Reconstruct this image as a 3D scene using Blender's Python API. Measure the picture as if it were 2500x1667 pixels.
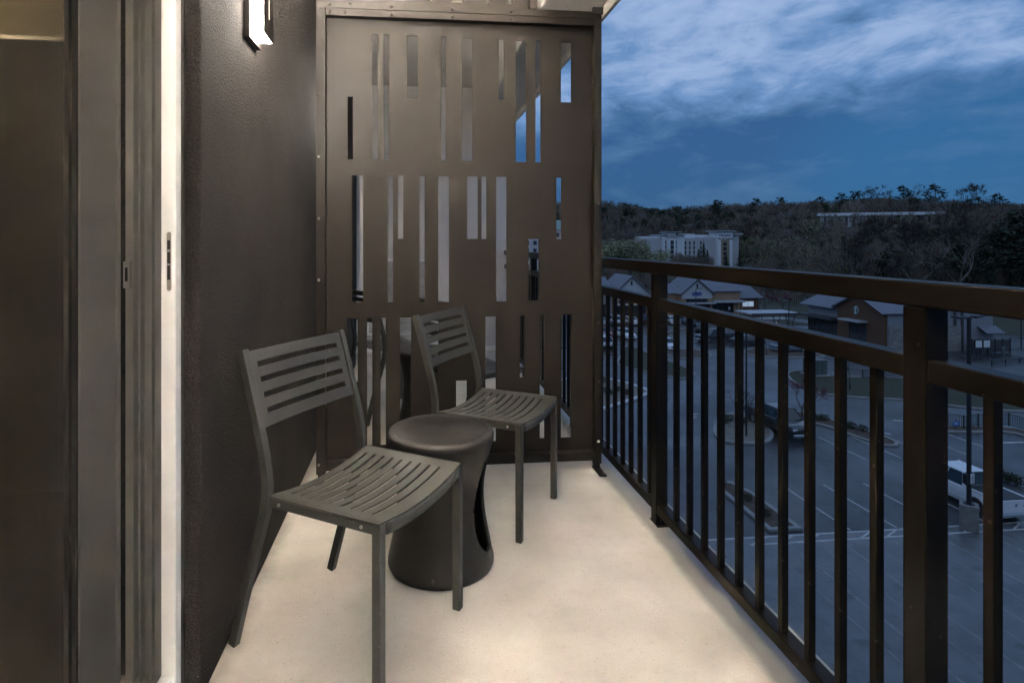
import bpy, bmesh, math, random
import numpy as np
from mathutils import Vector, Matrix

for _o in list(bpy.data.objects):
    bpy.data.objects.remove(_o)
SC = bpy.context.scene
COL = SC.collection
R = math.radians

# ------------------------------------------------------------------ camera
F, CX, HY, EYE = 1400.0, 1151.0, 594.0, 1.143      # focal length, centre and horizon in photo pixels; eye height
TH = math.atan2(CX - 1006, F)
CT, ST = math.cos(TH), math.sin(TH)
cam_d = bpy.data.cameras.new('camera')
cam = bpy.data.objects.new('camera', cam_d)
COL.objects.link(cam)
cam.location = (0, 0, EYE)
cam.rotation_euler = (R(90), 0, -TH)
cam_d.sensor_width = 36
cam_d.lens = F / 2500 * 36
cam_d.shift_x = (1250 - CX) / 2500
cam_d.shift_y = (HY - 833.5) / 2500
cam_d.clip_start = 0.05
cam_d.clip_end = 6000
SC.camera = cam

# ------------------------------------------------------------------ world, sun, exposure
SUN_EL, SUN_AZ = R(3.0), R(215)
W = bpy.data.worlds.new('World')
SC.world = W
W.use_nodes = True
wn, wl = W.node_tree.nodes, W.node_tree.links
wn.clear()


def WN(t, **kw):
    n = wn.new(t)
    for k, v in kw.items():
        setattr(n, k, v)
    return n


def wmath(op, a, b=None, c=None, clamp=False):
    n = wn.new('ShaderNodeMath')
    n.operation = op
    n.use_clamp = clamp
    for i, q in enumerate((a, b, c)):
        if q is None:
            continue
        if isinstance(q, (int, float)):
            n.inputs[i].default_value = q
        else:
            wl.new(q, n.inputs[i])
    return n.outputs[0]


def wmix(fac, a, b, mode='MIX'):
    n = wn.new('ShaderNodeMix')
    n.data_type = 'RGBA'
    n.blend_type = mode
    for s, q in ((n.inputs[0], fac), (n.inputs[6], a), (n.inputs[7], b)):
        if isinstance(q, (int, float)):
            s.default_value = q
        elif isinstance(q, tuple):
            s.default_value = q + (1,)
        else:
            wl.new(q, s)
    return n.outputs[2]


sky = WN('ShaderNodeTexSky', sky_type='NISHITA', sun_disc=False)
sky.sun_elevation = SUN_EL
sky.sun_rotation = SUN_AZ
sky.ozone_density = 3.5
sky.air_density = 1.0
sky.dust_density = 0.3
geo = WN('ShaderNodeTexCoord')
sep = WN('ShaderNodeSeparateXYZ')
wl.new(geo.outputs['Generated'], sep.inputs[0])
dx, dy, dz = sep.outputs
# layered cloud: the noise is squeezed vertically so that billows lie in soft horizontal banks
zz = wmath('MAXIMUM', dz, 0.0)
cmb = WN('ShaderNodeCombineXYZ')
wl.new(dx, cmb.inputs[0])
wl.new(dy, cmb.inputs[1])
wl.new(wmath('MULTIPLY', dz, 2.5), cmb.inputs[2])


def wnoise(scale, detail, rough, off, dist=0.0):
    mp = WN('ShaderNodeMapping')
    mp.inputs['Location'].default_value = off
    wl.new(cmb.outputs[0], mp.inputs[0])
    n = WN('ShaderNodeTexNoise')
    n.inputs['Scale'].default_value = scale
    n.inputs['Detail'].default_value = detail
    n.inputs['Roughness'].default_value = rough
    n.inputs['Distortion'].default_value = dist
    wl.new(mp.outputs[0], n.inputs['Vector'])
    return n.outputs[0]


def wramp(val, stops):
    n = WN('ShaderNodeValToRGB')
    el = n.color_ramp.elements
    while len(el) < len(stops):
        el.new(0.5)
    for e, (p, c) in zip(el, stops):
        e.position = p
        e.color = (c, c, c, 1) if isinstance(c, (int, float)) else tuple(c) + (1,)
    wl.new(val, n.inputs[0])
    return n.outputs[0]


big = wnoise(2.0, 5, 0.5, (3.4, 1.7, 0.0), 0.3)
mid = wnoise(5.0, 7, 0.56, (0.6, 5.1, 2.0), 0.5)
fine = wnoise(14.0, 7, 0.6, (7.7, 2.3, 4.0), 0.5)
# heavier, darker cloud base towards the horizon, lighter broken cloud above it
elev = wramp(zz, [(0.0, 0.20), (0.08, 0.17), (0.135, 0.07), (0.18, 0.16), (0.235, 0.52), (0.36, 0.66), (1.0, 0.58)])
# the cloud bank thins towards the side where clear sky shows
side = wmath('ADD', wmath('MULTIPLY', dx, 0.766), wmath('MULTIPLY', dy, 0.643))
clear = wmath('MULTIPLY', wramp(side, [(0.0, 0.0), (0.945, 0.0), (0.98, 1.0), (1.0, 1.0)]), 0.12)
dens = wmath('ADD', wmath('MULTIPLY', big, 0.75), wmath('MULTIPLY', mid, 0.85))
dens = wmath('ADD', dens, wmath('MULTIPLY', fine, 0.42))
dens = wmath('MULTIPLY', wmath('ADD', dens, -1.01), 1.9)
lowk = wramp(zz, [(0.0, 0.5), (0.12, 0.6), (0.22, 0.95), (1.0, 1.0)])
cl = wmath('ADD', wmath('MULTIPLY', dens, lowk), wmath('SUBTRACT', elev, clear), clamp=True)
tone = wramp(cl, [(0.0, (0.038, 0.116, 0.275)), (0.22, (0.075, 0.172, 0.345)), (0.48, (0.165, 0.310, 0.575)), (0.72, (0.330, 0.470, 0.740)), (1.0, (0.43, 0.56, 0.82))])
SKYK = 0.10
nish = wmix(1.0, sky.outputs[0], (0.55 * SKYK, 0.95 * SKYK, 1.5 * SKYK), 'MULTIPLY')
blue = wmix(wramp(side, [(0.0, 0.0), (0.945, 0.0), (0.98, 0.40), (1.0, 0.40)]), tone, (0.036, 0.185, 0.420))
blue = wmix(wmath('MULTIPLY', cl, 1.6, clamp=True), blue, tone)
skycol = wmix(0.88, nish, blue)
bg = WN('ShaderNodeBackground')
wl.new(skycol, bg.inputs[0])
bg.inputs[1].default_value = 1.0
out = WN('ShaderNodeOutputWorld')
wl.new(bg.outputs[0], out.inputs[0])

sun_d = bpy.data.lights.new('sun', 'SUN')
sun_d.energy = 0.12
sun_d.angle = R(25)
sun_d.color = (0.85, 0.92, 1.0)
sun = bpy.data.objects.new('sun', sun_d)
COL.objects.link(sun)
sun.rotation_euler = (R(90) - R(35), 0, R(180) - SUN_AZ)

SC.cycles.sample_clamp_indirect = 0.0
SC.cycles.diffuse_bounces = 6
SC.cycles.use_denoising = True
SC.view_settings.view_transform = 'Standard'
SC.view_settings.look = 'None'
SC.view_settings.exposure = 0.0
SC.view_settings.gamma = 1.0
SC.view_settings.use_curve_mapping = False

# ------------------------------------------------------------------ helpers


def ray(u, v):
    a = (u - CX) / F
    return Vector((a * CT + ST, -a * ST + CT, (HY - v) / F))


def at_z(u, v, z):
    r = ray(u, v)
    return Vector((0, 0, EYE)) + r * ((z - EYE) / r.z)


def at_y(u, v, y):
    r = ray(u, v)
    return Vector((0, 0, EYE)) + r * (y / r.y)


def at_d(u, v, d):
    return Vector((0, 0, EYE)) + ray(u, v) * d


GZ = EYE - 14.5                       # the car park lies 14.5 m below the eye


def G(u, v, lift=0.0):
    p = at_z(u, v, GZ)
    p.z += lift
    return p


def link(o, parent=None):
    COL.objects.link(o)
    if parent is not None:
        o.parent = parent
    return o


def tag(o, label=None, cat=None, group=None, kind=None):
    if label:
        o['label'] = label
    if cat:
        o['category'] = cat
    if group:
        o['group'] = group
    if kind:
        o['kind'] = kind
    return o


def empty(name, loc=(0, 0, 0), rz=0.0, label=None, cat=None, group=None):
    e = bpy.data.objects.new(name, None)
    e.empty_display_size = 0.1
    e.location = loc
    e.rotation_euler = (0, 0, rz)
    link(e)
    return tag(e, label, cat, group)


YSCALE = 1.0                          # set while the far shops are laid out


class MB:
    def __init__(self):
        self.v, self.f = [], []

    def add(self, vs, fs):
        n = len(self.v)
        self.v += [tuple(p) for p in vs]
        self.f += [tuple(i + n for i in q) for q in fs]
        return self

    def box(self, x0, x1, y0, y1, z0, z1):
        return self.add([(x0, y0, z0), (x1, y0, z0), (x1, y1, z0), (x0, y1, z0), (x0, y0, z1), (x1, y0, z1), (x1, y1, z1), (x0, y1, z1)],
                        [(0, 3, 2, 1), (4, 5, 6, 7), (0, 1, 5, 4), (1, 2, 6, 5), (2, 3, 7, 6), (3, 0, 4, 7)])

    def hexa(self, b, t):
        """b and t: four points each, counter-clockwise from above"""
        return self.add(list(b) + list(t), [(0, 3, 2, 1), (4, 5, 6, 7), (0, 1, 5, 4), (1, 2, 6, 5), (2, 3, 7, 6), (3, 0, 4, 7)])

    def quad(self, *p):
        return self.add(p, [tuple(range(len(p)))])

    def prism(self, poly, z0, z1):
        n = len(poly)
        return self.add([(p[0], p[1], z0) for p in poly] + [(p[0], p[1], z1) for p in poly],
                        [tuple(reversed(range(n))), tuple(range(n, 2 * n))] + [(i, (i + 1) % n, n + (i + 1) % n, n + i) for i in range(n)])

    def prof(self, poly, axis, a, b):
        """polygon extruded along an axis; poly gives the two other coordinates"""
        def m(p, t):
            return (t, p[0], p[1]) if axis == 'x' else (p[0], t, p[1])
        n = len(poly)
        return self.add([m(p, a) for p in poly] + [m(p, b) for p in poly],
                        [tuple(range(n)), tuple(reversed(range(n, 2 * n)))] + [(i, n + i, n + (i + 1) % n, (i + 1) % n) for i in range(n)])

    def tube(self, path, r, n=6, r2=None, caps=True):
        path = [Vector(p) for p in path]
        m = len(path)
        rs = [r + (0 if r2 is None else (r2 - r) * i / max(1, m - 1)) for i in range(m)]
        vs, up = [], None
        for i, p in enumerate(path):
            d = (path[min(i + 1, m - 1)] - path[max(i - 1, 0)])
            d = d.normalized() if d.length > 1e-9 else Vector((0, 0, 1))
            a = d.cross(Vector((0, 0, 1)) if abs(d.z) < 0.95 else Vector((0, 1, 0))).normalized() if up is None else (up - d * up.dot(d)).normalized()
            up = a
            b = d.cross(a)
            for k in range(n):
                t = 2 * math.pi * k / n
                vs.append(p + (a * math.cos(t) + b * math.sin(t)) * rs[i])
        fs = [(i * n + k, i * n + (k + 1) % n, (i + 1) * n + (k + 1) % n, (i + 1) * n + k) for i in range(m - 1) for k in range(n)]
        if caps:
            fs += [tuple(reversed(range(n))), tuple(range((m - 1) * n, m * n))]
        return self.add(vs, fs)

    def cyl(self, c, r, axis, a, b, n=16, r2=None):
        vs = []
        for t, q in ((a, r), (b, r if r2 is None else r2)):
            for k in range(n):
                w = 2 * math.pi * k / n
                p, s = q * math.cos(w), q * math.sin(w)
                vs.append({'x': (c[0] + t, c[1] + p, c[2] + s), 'y': (c[0] + s, c[1] + t, c[2] + p), 'z': (c[0] + p, c[1] + s, c[2] + t)}[axis])
        return self.add(vs, [tuple(reversed(range(n))), tuple(range(n, 2 * n))] + [(k, (k + 1) % n, n + (k + 1) % n, n + k) for k in range(n)])

    def sweep(self, path, w, h, side=(0, 1, 0)):
        """rectangular tube along a path that lies in a plane perpendicular to side"""
        path = [Vector(p) for p in path]
        s = Vector(side)
        m, vs = len(path), []
        for i, p in enumerate(path):
            d = (path[min(i + 1, m - 1)] - path[max(i - 1, 0)]).normalized()
            q = s.cross(d).normalized()
            vs += [p - s * w / 2 - q * h / 2, p + s * w / 2 - q * h / 2, p + s * w / 2 + q * h / 2, p - s * w / 2 + q * h / 2]
        fs = [(i * 4 + k, i * 4 + (k + 1) % 4, (i + 1) * 4 + (k + 1) % 4, (i + 1) * 4 + k) for i in range(m - 1) for k in range(4)]
        fs += [(3, 2, 1, 0), tuple(range((m - 1) * 4, m * 4))]
        return self.add(vs, fs)

    def build(self, name, mat, parent=None, bevel=0.0, smooth=False, rel=True, solid=0.0, seg=2):
        """rel: vertices are in world space and are moved into the (unrotated) parent's space"""
        off = Vector((0, 0, 0))
        if parent is not None and rel:
            q = parent
            while q is not None:
                off += Vector(q.location)
                q = q.parent
        me = bpy.data.meshes.new(name)
        ky = YSCALE if rel else 1.0
        me.from_pydata([(p[0] - off.x, p[1] * ky - off.y, p[2] - off.z) for p in self.v], [], self.f)
        bm = bmesh.new()
        bm.from_mesh(me)
        bmesh.ops.recalc_face_normals(bm, faces=bm.faces)
        bm.to_mesh(me)
        bm.free()
        if smooth:
            for p in me.polygons:
                p.use_smooth = True
        me.materials.append(mat)
        o = bpy.data.objects.new(name, me)
        link(o, parent)
        if solid:
            s = o.modifiers.new('Solidify', 'SOLIDIFY')
            s.thickness = solid
            s.offset = 0
        if bevel:
            b = o.modifiers.new('Bevel', 'BEVEL')
            b.width = bevel
            b.segments = seg
            b.limit_method = 'ANGLE'
            b.angle_limit = R(40)
        return o


def plate(xs, ys, holes, fn, sub=None):
    """sheet in parameter space with rectangular holes (x0, x1, y0, y1), mapped by fn"""
    def cuts(base, lo, hi, mx):
        s = sorted({round(q, 5) for q in list(base) + [h[lo] for h in holes] + [h[hi] for h in holes]})
        o = [s[0]]
        for a, b in zip(s, s[1:]):
            n = max(1, int(math.ceil((b - a) / mx))) if mx else 1
            o += [a + (b - a) * (i + 1) / n for i in range(n)]
        return o
    X = cuts(xs, 0, 1, sub[0] if sub else None)
    Y = cuts(ys, 2, 3, sub[1] if sub else None)
    mb, idx = MB(), {}
    for i in range(len(X) - 1):
        for j in range(len(Y) - 1):
            cx_, cy_ = (X[i] + X[i + 1]) / 2, (Y[j] + Y[j + 1]) / 2
            if any(h[0] < cx_ < h[1] and h[2] < cy_ < h[3] for h in holes):
                continue
            q = []
            for a, b in ((i, j), (i + 1, j), (i + 1, j + 1), (i, j + 1)):
                if (a, b) not in idx:
                    idx[(a, b)] = len(mb.v)
                    mb.v.append(tuple(fn(X[a], Y[b])))
                q.append(idx[(a, b)])
            mb.f.append(tuple(q))
    return mb


def copy_tree(o, parent=None):
    c = o.copy()
    link(c, parent)
    for ch in list(o.children):
        copy_tree(ch, c)
    return c


# ------------------------------------------------------------------ materials
MATS = {}


def mat(name, col, rough=0.6, metal=0.0, var=0.0, vscale=3.0, bump=0.0, bscale=80.0, bdist=0.002, spec=0.5, col2=None, rvar=0.0, detail=6, coat=0.0, stretch=None, grain=0.0, gscale=150.0, speck=None):
    """procedural material: base colour broken up by noise, noise bump, varied gloss"""
    m = bpy.data.materials.new(name)
    m.use_nodes = True
    nt = m.node_tree
    b = nt.nodes['Principled BSDF']
    b.inputs['Roughness'].default_value = rough
    b.inputs['Metallic'].default_value = metal
    b.inputs['Specular IOR Level'].default_value = spec
    b.inputs['Coat Weight'].default_value = coat
    b.inputs['Base Color'].default_value = tuple(col) + (1,)
    tc = nt.nodes.new('ShaderNodeTexCoord')
    src = tc.outputs['Object']
    if stretch:
        mp = nt.nodes.new('ShaderNodeMapping')
        mp.inputs['Scale'].default_value = stretch
        nt.links.new(src, mp.inputs[0])
        src = mp.outputs[0]

    def noise(sc, det, ro=0.6):
        n = nt.nodes.new('ShaderNodeTexNoise')
        n.inputs['Scale'].default_value = sc
        n.inputs['Detail'].default_value = det
        n.inputs['Roughness'].default_value = ro
        nt.links.new(src, n.inputs['Vector'])
        return n.outputs[0]
    if var or rvar:
        nz = noise(vscale, detail)
        mr = nt.nodes.new('ShaderNodeMapRange')
        mr.inputs[1].default_value = 0.3
        mr.inputs[2].default_value = 0.7
        nt.links.new(nz, mr.inputs[0])
        if var:
            mx = nt.nodes.new('ShaderNodeMix')
            mx.data_type = 'RGBA'
            lo = tuple(c * (1 - var) for c in col) if col2 is None else tuple(col2)
            hi = tuple(min(1, c * (1 + var)) for c in col) if col2 is None else tuple(col)
            mx.inputs[6].default_value = lo + (1,)
            mx.inputs[7].default_value = hi + (1,)
            nt.links.new(mr.outputs[0], mx.inputs[0])
            nt.links.new(mx.outputs[2], b.inputs['Base Color'])
        if rvar:
            m2 = nt.nodes.new('ShaderNodeMapRange')
            m2.inputs[3].default_value = max(0.03, rough - rvar)
            m2.inputs[4].default_value = min(1, rough + rvar)
            nt.links.new(mr.outputs[0], m2.inputs[0])
            nt.links.new(m2.outputs[0], b.inputs['Roughness'])
    def overlay(fac_src, lo, hi, mode, colr, amount):
        """lays a second colour over whatever feeds the base colour"""
        m3 = nt.nodes.new('ShaderNodeMapRange')
        m3.inputs[1].default_value, m3.inputs[2].default_value = lo, hi
        m3.inputs[4].default_value = amount
        nt.links.new(fac_src, m3.inputs[0])
        x3 = nt.nodes.new('ShaderNodeMix')
        x3.data_type = 'RGBA'
        x3.blend_type = mode
        x3.inputs[7].default_value = tuple(colr) + (1,)
        if b.inputs['Base Color'].is_linked:
            nt.links.new(b.inputs['Base Color'].links[0].from_socket, x3.inputs[6])
        else:
            x3.inputs[6].default_value = b.inputs['Base Color'].default_value
        nt.links.new(m3.outputs[0], x3.inputs[0])
        nt.links.new(x3.outputs[2], b.inputs['Base Color'])
    if grain:
        overlay(noise(gscale, 3, 0.6), 0.40, 0.62, 'MULTIPLY', (1 - grain,) * 3, 1.0)
    if speck:
        overlay(noise(speck[0], 2, 0.5), speck[1], speck[1] + 0.03, 'MIX', speck[2], speck[3])
    if bump:
        bp = nt.nodes.new('ShaderNodeBump')
        bp.inputs['Strength'].default_value = bump
        bp.inputs['Distance'].default_value = bdist
        nt.links.new(noise(bscale, 3, 0.55), bp.inputs['Height'])
        nt.links.new(bp.outputs[0], b.inputs['Normal'])
    MATS[name] = m
    return m


def emis(name, col, strength):
    m = bpy.data.materials.new(name)
    m.use_nodes = True
    b = m.node_tree.nodes['Principled BSDF']
    b.inputs['Base Color'].default_value = (0.8, 0.8, 0.8, 1)
    b.inputs['Emission Color'].default_value = tuple(col) + (1,)
    b.inputs['Emission Strength'].default_value = strength
    MATS[name] = m
    return m


LAMP = 115.0
M_stucco = mat('charcoal_stucco', (0.057, 0.0500, 0.0460), 0.88, bump=1.0, bscale=150, bdist=0.011, var=0.2, vscale=1.8, spec=0.12, grain=0.42, gscale=190)
M_pale = mat('pale_stucco', (0.60, 0.595, 0.59), 0.85, bump=0.4, bscale=160, bdist=0.003, var=0.05, vscale=2)
M_ceil = mat('cream_soffit', (0.74, 0.715, 0.665), 0.9, bump=0.9, bscale=120, bdist=0.008, var=0.06, vscale=3, grain=0.12, gscale=150)
M_bronze = mat('bronze_paint', (0.0225, 0.0172, 0.0138), 0.46, bump=0.06, bscale=500, bdist=0.0005, var=0.10, vscale=4, rvar=0.06, spec=0.35, grain=0.10, gscale=260)
M_rail = mat('dark_rail_paint', (0.0062, 0.0047, 0.0036), 0.42, bump=0.05, bscale=400, bdist=0.0004, var=0.15, vscale=3, rvar=0.04, spec=0.16, speck=(55, 0.735, (0.16, 0.14, 0.11), 0.7))
M_chair = mat('grey_steel_paint', (0.065, 0.0645, 0.058), 0.47, bump=0.12, bscale=420, bdist=0.0008, var=0.12, vscale=12, rvar=0.08, grain=0.22, gscale=300, speck=(70, 0.72, (0.20, 0.19, 0.16), 0.35))
M_plastic = mat('black_moulded_plastic', (0.0225, 0.0205, 0.0195), 0.50, bump=0.25, bscale=230, bdist=0.0015, var=0.22, vscale=5, rvar=0.09, grain=0.25, gscale=220, speck=(45, 0.735, (0.12, 0.11, 0.10), 0.5))
M_bolt = mat('zinc_bolt', (0.42, 0.40, 0.37), 0.35, metal=1.0, var=0.1, vscale=60)
M_boltp = mat('painted_bolt', (0.05, 0.042, 0.036), 0.35, var=0.1, vscale=60)
M_vinyl = mat('white_vinyl', (0.86, 0.86, 0.85), 0.38, var=0.03, vscale=5)
M_gasket = mat('dark_gasket', (0.03, 0.028, 0.026), 0.6, var=0.1, vscale=20)
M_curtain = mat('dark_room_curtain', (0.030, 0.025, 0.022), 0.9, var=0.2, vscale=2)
M_diff = emis('lit_opal_diffuser', (1.0, 0.905, 0.80), LAMP)
M_fill_diff = emis('fill_lamp_diffuser', (1.0, 0.905, 0.80), LAMP * 0.62)  # diffuser glow of the added near fill lamp
M_uplight = emis('added_uplight_glow', (1.0, 0.905, 0.80), LAMP * 182)  # overdriven glow, added to bounce fill light off the ceiling
M_fill_end = emis('fill_lamp_uplight', (1.0, 0.905, 0.80), LAMP * 128)  # upward glow of the added near fill lamp
M_diff3 = emis('lit_opal_diffuser_far', (1.0, 0.905, 0.80), LAMP * 1.5)
M_end3 = emis('lit_end_lens_far', (1.0, 0.905, 0.80), LAMP * 3)
M_glow = emis('lit_slit', (1.0, 0.86, 0.66), 18)
M_latch = mat('latch_steel', (0.45, 0.42, 0.38), 0.3, metal=1.0, var=0.08, vscale=40)

# concrete balcony floor with specks, mottling and a damp strip along the railing
M_floor = mat('balcony_concrete', (0.60, 0.555, 0.47), 0.75, bump=0.35, bscale=120, bdist=0.0025, var=0.0)
nt = M_floor.node_tree
pb = nt.nodes['Principled BSDF']
tc = [n for n in nt.nodes if n.type == 'TEX_COORD'][0]


def nnode(t, **kw):
    n = nt.nodes.new(t)
    for k, v in kw.items():
        setattr(n, k, v)
    return n


def nnoise(sc, det, ro=0.6):
    n = nnode('ShaderNodeTexNoise')
    n.inputs['Scale'].default_value = sc
    n.inputs['Detail'].default_value = det
    n.inputs['Roughness'].default_value = ro
    nt.links.new(tc.outputs['Object'], n.inputs['Vector'])
    return n.outputs[0]


def nmr(v, a, b, c, d):
    n = nnode('ShaderNodeMapRange')
    nt.links.new(v, n.inputs[0])
    for i, q in enumerate((a, b, c, d)):
        n.inputs[i + 1].default_value = q
    return n.outputs[0]


def nmix(f, a, b, mode='MIX'):
    n = nnode('ShaderNodeMix', data_type='RGBA', blend_type=mode)
    for s, q in ((n.inputs[0], f), (n.inputs[6], a), (n.inputs[7], b)):
        if isinstance(q, (int, float)):
            s.default_value = q
        elif isinstance(q, tuple):
            s.default_value = q + (1,)
        else:
            nt.links.new(q, s)
    return n.outputs[2]


def nmath(op, a, b=0.0, clamp=False):
    n = nnode('ShaderNodeMath', operation=op, use_clamp=clamp)
    for i, q in enumerate((a, b)):
        if isinstance(q, (int, float)):
            n.inputs[i].default_value = q
        else:
            nt.links.new(q, n.inputs[i])
    return n.outputs[0]


c1 = nmix(nmr(nnoise(3.5, 8), 0.35, 0.65, 0, 1), (0.44, 0.412, 0.365), (0.63, 0.595, 0.54))
c2 = nmix(nmr(nnoise(14, 6), 0.52, 0.72, 0, 0.5), c1, (0.42, 0.385, 0.325))
c3 = nmix(nmr(nnoise(90, 2), 0.64, 0.72, 0, 0.6), c2, (0.28, 0.25, 0.21))
c3 = nmix(nmr(nnoise(190, 3), 0.40, 0.62, 0, 0.20), c3, (0.30, 0.275, 0.24))
sp = nnode('ShaderNodeSeparateXYZ')
nt.links.new(tc.outputs['Object'], sp.inputs[0])
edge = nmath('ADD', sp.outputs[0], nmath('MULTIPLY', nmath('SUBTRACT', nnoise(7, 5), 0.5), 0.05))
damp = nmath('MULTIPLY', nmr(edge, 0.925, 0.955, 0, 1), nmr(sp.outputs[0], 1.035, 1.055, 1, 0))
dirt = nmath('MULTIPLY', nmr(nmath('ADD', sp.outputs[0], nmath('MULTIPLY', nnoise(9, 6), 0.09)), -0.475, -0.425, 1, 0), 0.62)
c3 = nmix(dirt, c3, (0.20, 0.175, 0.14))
c3 = nmix(nmr(nnoise(1.6, 9, 0.7), 0.50, 0.70, 0, 0.35), c3, (0.40, 0.37, 0.32))
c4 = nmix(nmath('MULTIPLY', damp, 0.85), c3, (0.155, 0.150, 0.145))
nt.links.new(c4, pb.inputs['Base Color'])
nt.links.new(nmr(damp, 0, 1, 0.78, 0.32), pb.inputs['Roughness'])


def glass_mat(name, tint, refl=1.0, rough=0.02, trans=0.85):
    m = bpy.data.materials.new(name)
    m.use_nodes = True
    t = m.node_tree
    t.nodes.clear()
    o = t.nodes.new('ShaderNodeOutputMaterial')
    mx = t.nodes.new('ShaderNodeMixShader')
    lw = t.nodes.new('ShaderNodeLayerWeight')
    lw.inputs[0].default_value = 0.5
    pw = t.nodes.new('ShaderNodeMath')
    pw.operation = 'POWER'
    pw.inputs[1].default_value = 4.0
    t.links.new(lw.outputs['Facing'], pw.inputs[0])
    fr = t.nodes.new('ShaderNodeMapRange')
    fr.inputs[3].default_value = 0.07
    fr.inputs[4].default_value = 0.95
    t.links.new(pw.outputs[0], fr.inputs[0])
    tr = t.nodes.new('ShaderNodeBsdfTransparent')
    tr.inputs[0].default_value = tuple(c * trans for c in tint) + (1,)
    gl = t.nodes.new('ShaderNodeBsdfGlossy')
    gl.inputs['Roughness'].default_value = rough
    gl.inputs[0].default_value = (refl, refl, refl, 1)
    t.links.new(fr.outputs[0], mx.inputs[0])
    t.links.new(tr.outputs[0], mx.inputs[1])
    t.links.new(gl.outputs[0], mx.inputs[2])
    t.links.new(mx.outputs[0], o.inputs[0])
    MATS[name] = m
    return m


M_glass = glass_mat('door_glass', (0.9, 0.92, 0.9))


def mesh_mat(name, col, open_):
    m = bpy.data.materials.new(name)
    m.use_nodes = True
    t = m.node_tree
    t.nodes.clear()
    o = t.nodes.new('ShaderNodeOutputMaterial')
    mx = t.nodes.new('ShaderNodeMixShader')
    tr = t.nodes.new('ShaderNodeBsdfTransparent')
    df = t.nodes.new('ShaderNodeBsdfDiffuse')
    df.inputs[0].default_value = tuple(col) + (1,)
    # woven mesh: fine horizontal and vertical strands
    tcx = t.nodes.new('ShaderNodeTexCoord')
    wv = t.nodes.new('ShaderNodeTexWave')
    wv.bands_direction = 'Z'
    wv.inputs['Scale'].default_value = 75
    t.links.new(tcx.outputs['Object'], wv.inputs[0])
    mr = t.nodes.new('ShaderNodeMapRange')
    mr.inputs[3].default_value = 1 - open_ - 0.045
    mr.inputs[4].default_value = 1 - open_ + 0.045
    t.links.new(wv.outputs[0], mr.inputs[0])
    t.links.new(mr.outputs[0], mx.inputs[0])
    t.links.new(tr.outputs[0], mx.inputs[1])
    t.links.new(df.outputs[0], mx.inputs[2])
    t.links.new(mx.outputs[0], o.inputs[0])
    MATS[name] = m
    return m


M_mesh = mesh_mat('insect_mesh', (0.046, 0.039, 0.031), 0.25)

# ================================================================== BALCONY
XW, YS, XR = -0.5235, 2.847, 0.982        # wall face, screen plane, inner face of the railing
ZC = 2.80
YA, YB = -0.60, 6.095                    # end walls

# floor slab, ceiling slab with edge beam
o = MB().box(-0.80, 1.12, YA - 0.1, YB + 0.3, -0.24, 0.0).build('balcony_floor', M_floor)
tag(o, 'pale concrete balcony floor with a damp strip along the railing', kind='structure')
o = MB().box(-0.80, 0.9565, YA - 0.1, YB + 0.3, ZC, ZC + 0.22).build('balcony_ceiling', M_ceil)
tag(o, 'cream textured balcony ceiling with an edge beam', kind='structure')
MB().box(0.645, 0.955, YA, YB, 2.33, ZC - 0.003).build('edge_beam', M_ceil, o, bevel=0.012)
MB().box(0.957, 0.978, YA - 0.1, YB + 0.3, 2.283, ZC + 0.22).build('drip_edge', M_ceil, o, bevel=0.004)

# the building that carries the balcony
bld = empty('hotel_building', (XW, 2.0, GZ), label='charcoal stucco wall carrying the lit wall lamp beside the patio door', cat='building')
Dy0, Dy1, DZ = -0.12, 1.490, 2.14       # door opening
Ny0, Ny1 = 5.447, 6.064                   # neighbour's door opening
w = MB()
w.box(-0.80, XW, Dy1, Ny0, 0.002, ZC - 0.002)
w.box(-0.80, XW, Dy0, Dy1 - 0.001, DZ, ZC - 0.002)
w.box(-0.80, XW, YA - 0.1, Dy0, 0.002, ZC - 0.002)
w.box(-0.80, XW, Ny0 + 0.001, Ny1, DZ, ZC - 0.002)
w.box(-0.80, XW, Ny1 + 0.001, YB + 0.3, 0.002, ZC - 0.002)
w.build('balcony_wall', M_stucco, bld, bevel=0.006)
MB().box(-14, XW - 0.28, -30, 30, GZ, -0.24).build('lower_facade', M_stucco, bld)
MB().box(-14, XW - 0.28, -30, 30, ZC + 0.22, 12).build('upper_facade', M_stucco, bld)
M_room = mat('beige_room_paint', (0.60, 0.53, 0.40), 0.9, var=0.05, vscale=2)
MB().box(-14, -3.4, -30, 30, -0.24, ZC + 0.22).build('inner_wall', M_room, bld)
MB().box(-3.399, -0.8005, 2.9, 30, -0.24, ZC + 0.22).build('room_side_wall', M_room, bld)
MB().box(-3.399, -0.8005, -30, -0.71, -0.24, ZC + 0.22).build('room_side_wall', M_room, bld)
MB().box(-3.399, -0.8005, -0.709, 2.899, ZC + 0.001, ZC + 0.219).build('room_ceiling', M_room, bld)
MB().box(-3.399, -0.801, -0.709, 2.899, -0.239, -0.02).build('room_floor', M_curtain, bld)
MB().box(-3.398, -0.8008, 2.87, 2.8985, -0.019, 2.085).build('added_dark_panel', M_curtain, bld)  # made-up dark panel, keeps the lower door glass looking dark
MB().box(-3.398, -0.8008, 2.855, 2.8985, 2.0855, 2.105).build('added_bright_strip', M_latch, bld)  # made-up bright strip along the lower edge of the lit patch
rlp = empty('added_room_lamp', (-2.6, 1.9, ZC), label='added warm globe making the lit patch behind the patio door glass', cat='lamp')  # invented lamp, put in to make the lit patch high in the door
MB().cyl((-2.6, 1.9, ZC), 0.07, 'z', -0.03, -0.001, 16).build('ceiling_rose', M_vinyl, rlp)
gl_ = MB()
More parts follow.
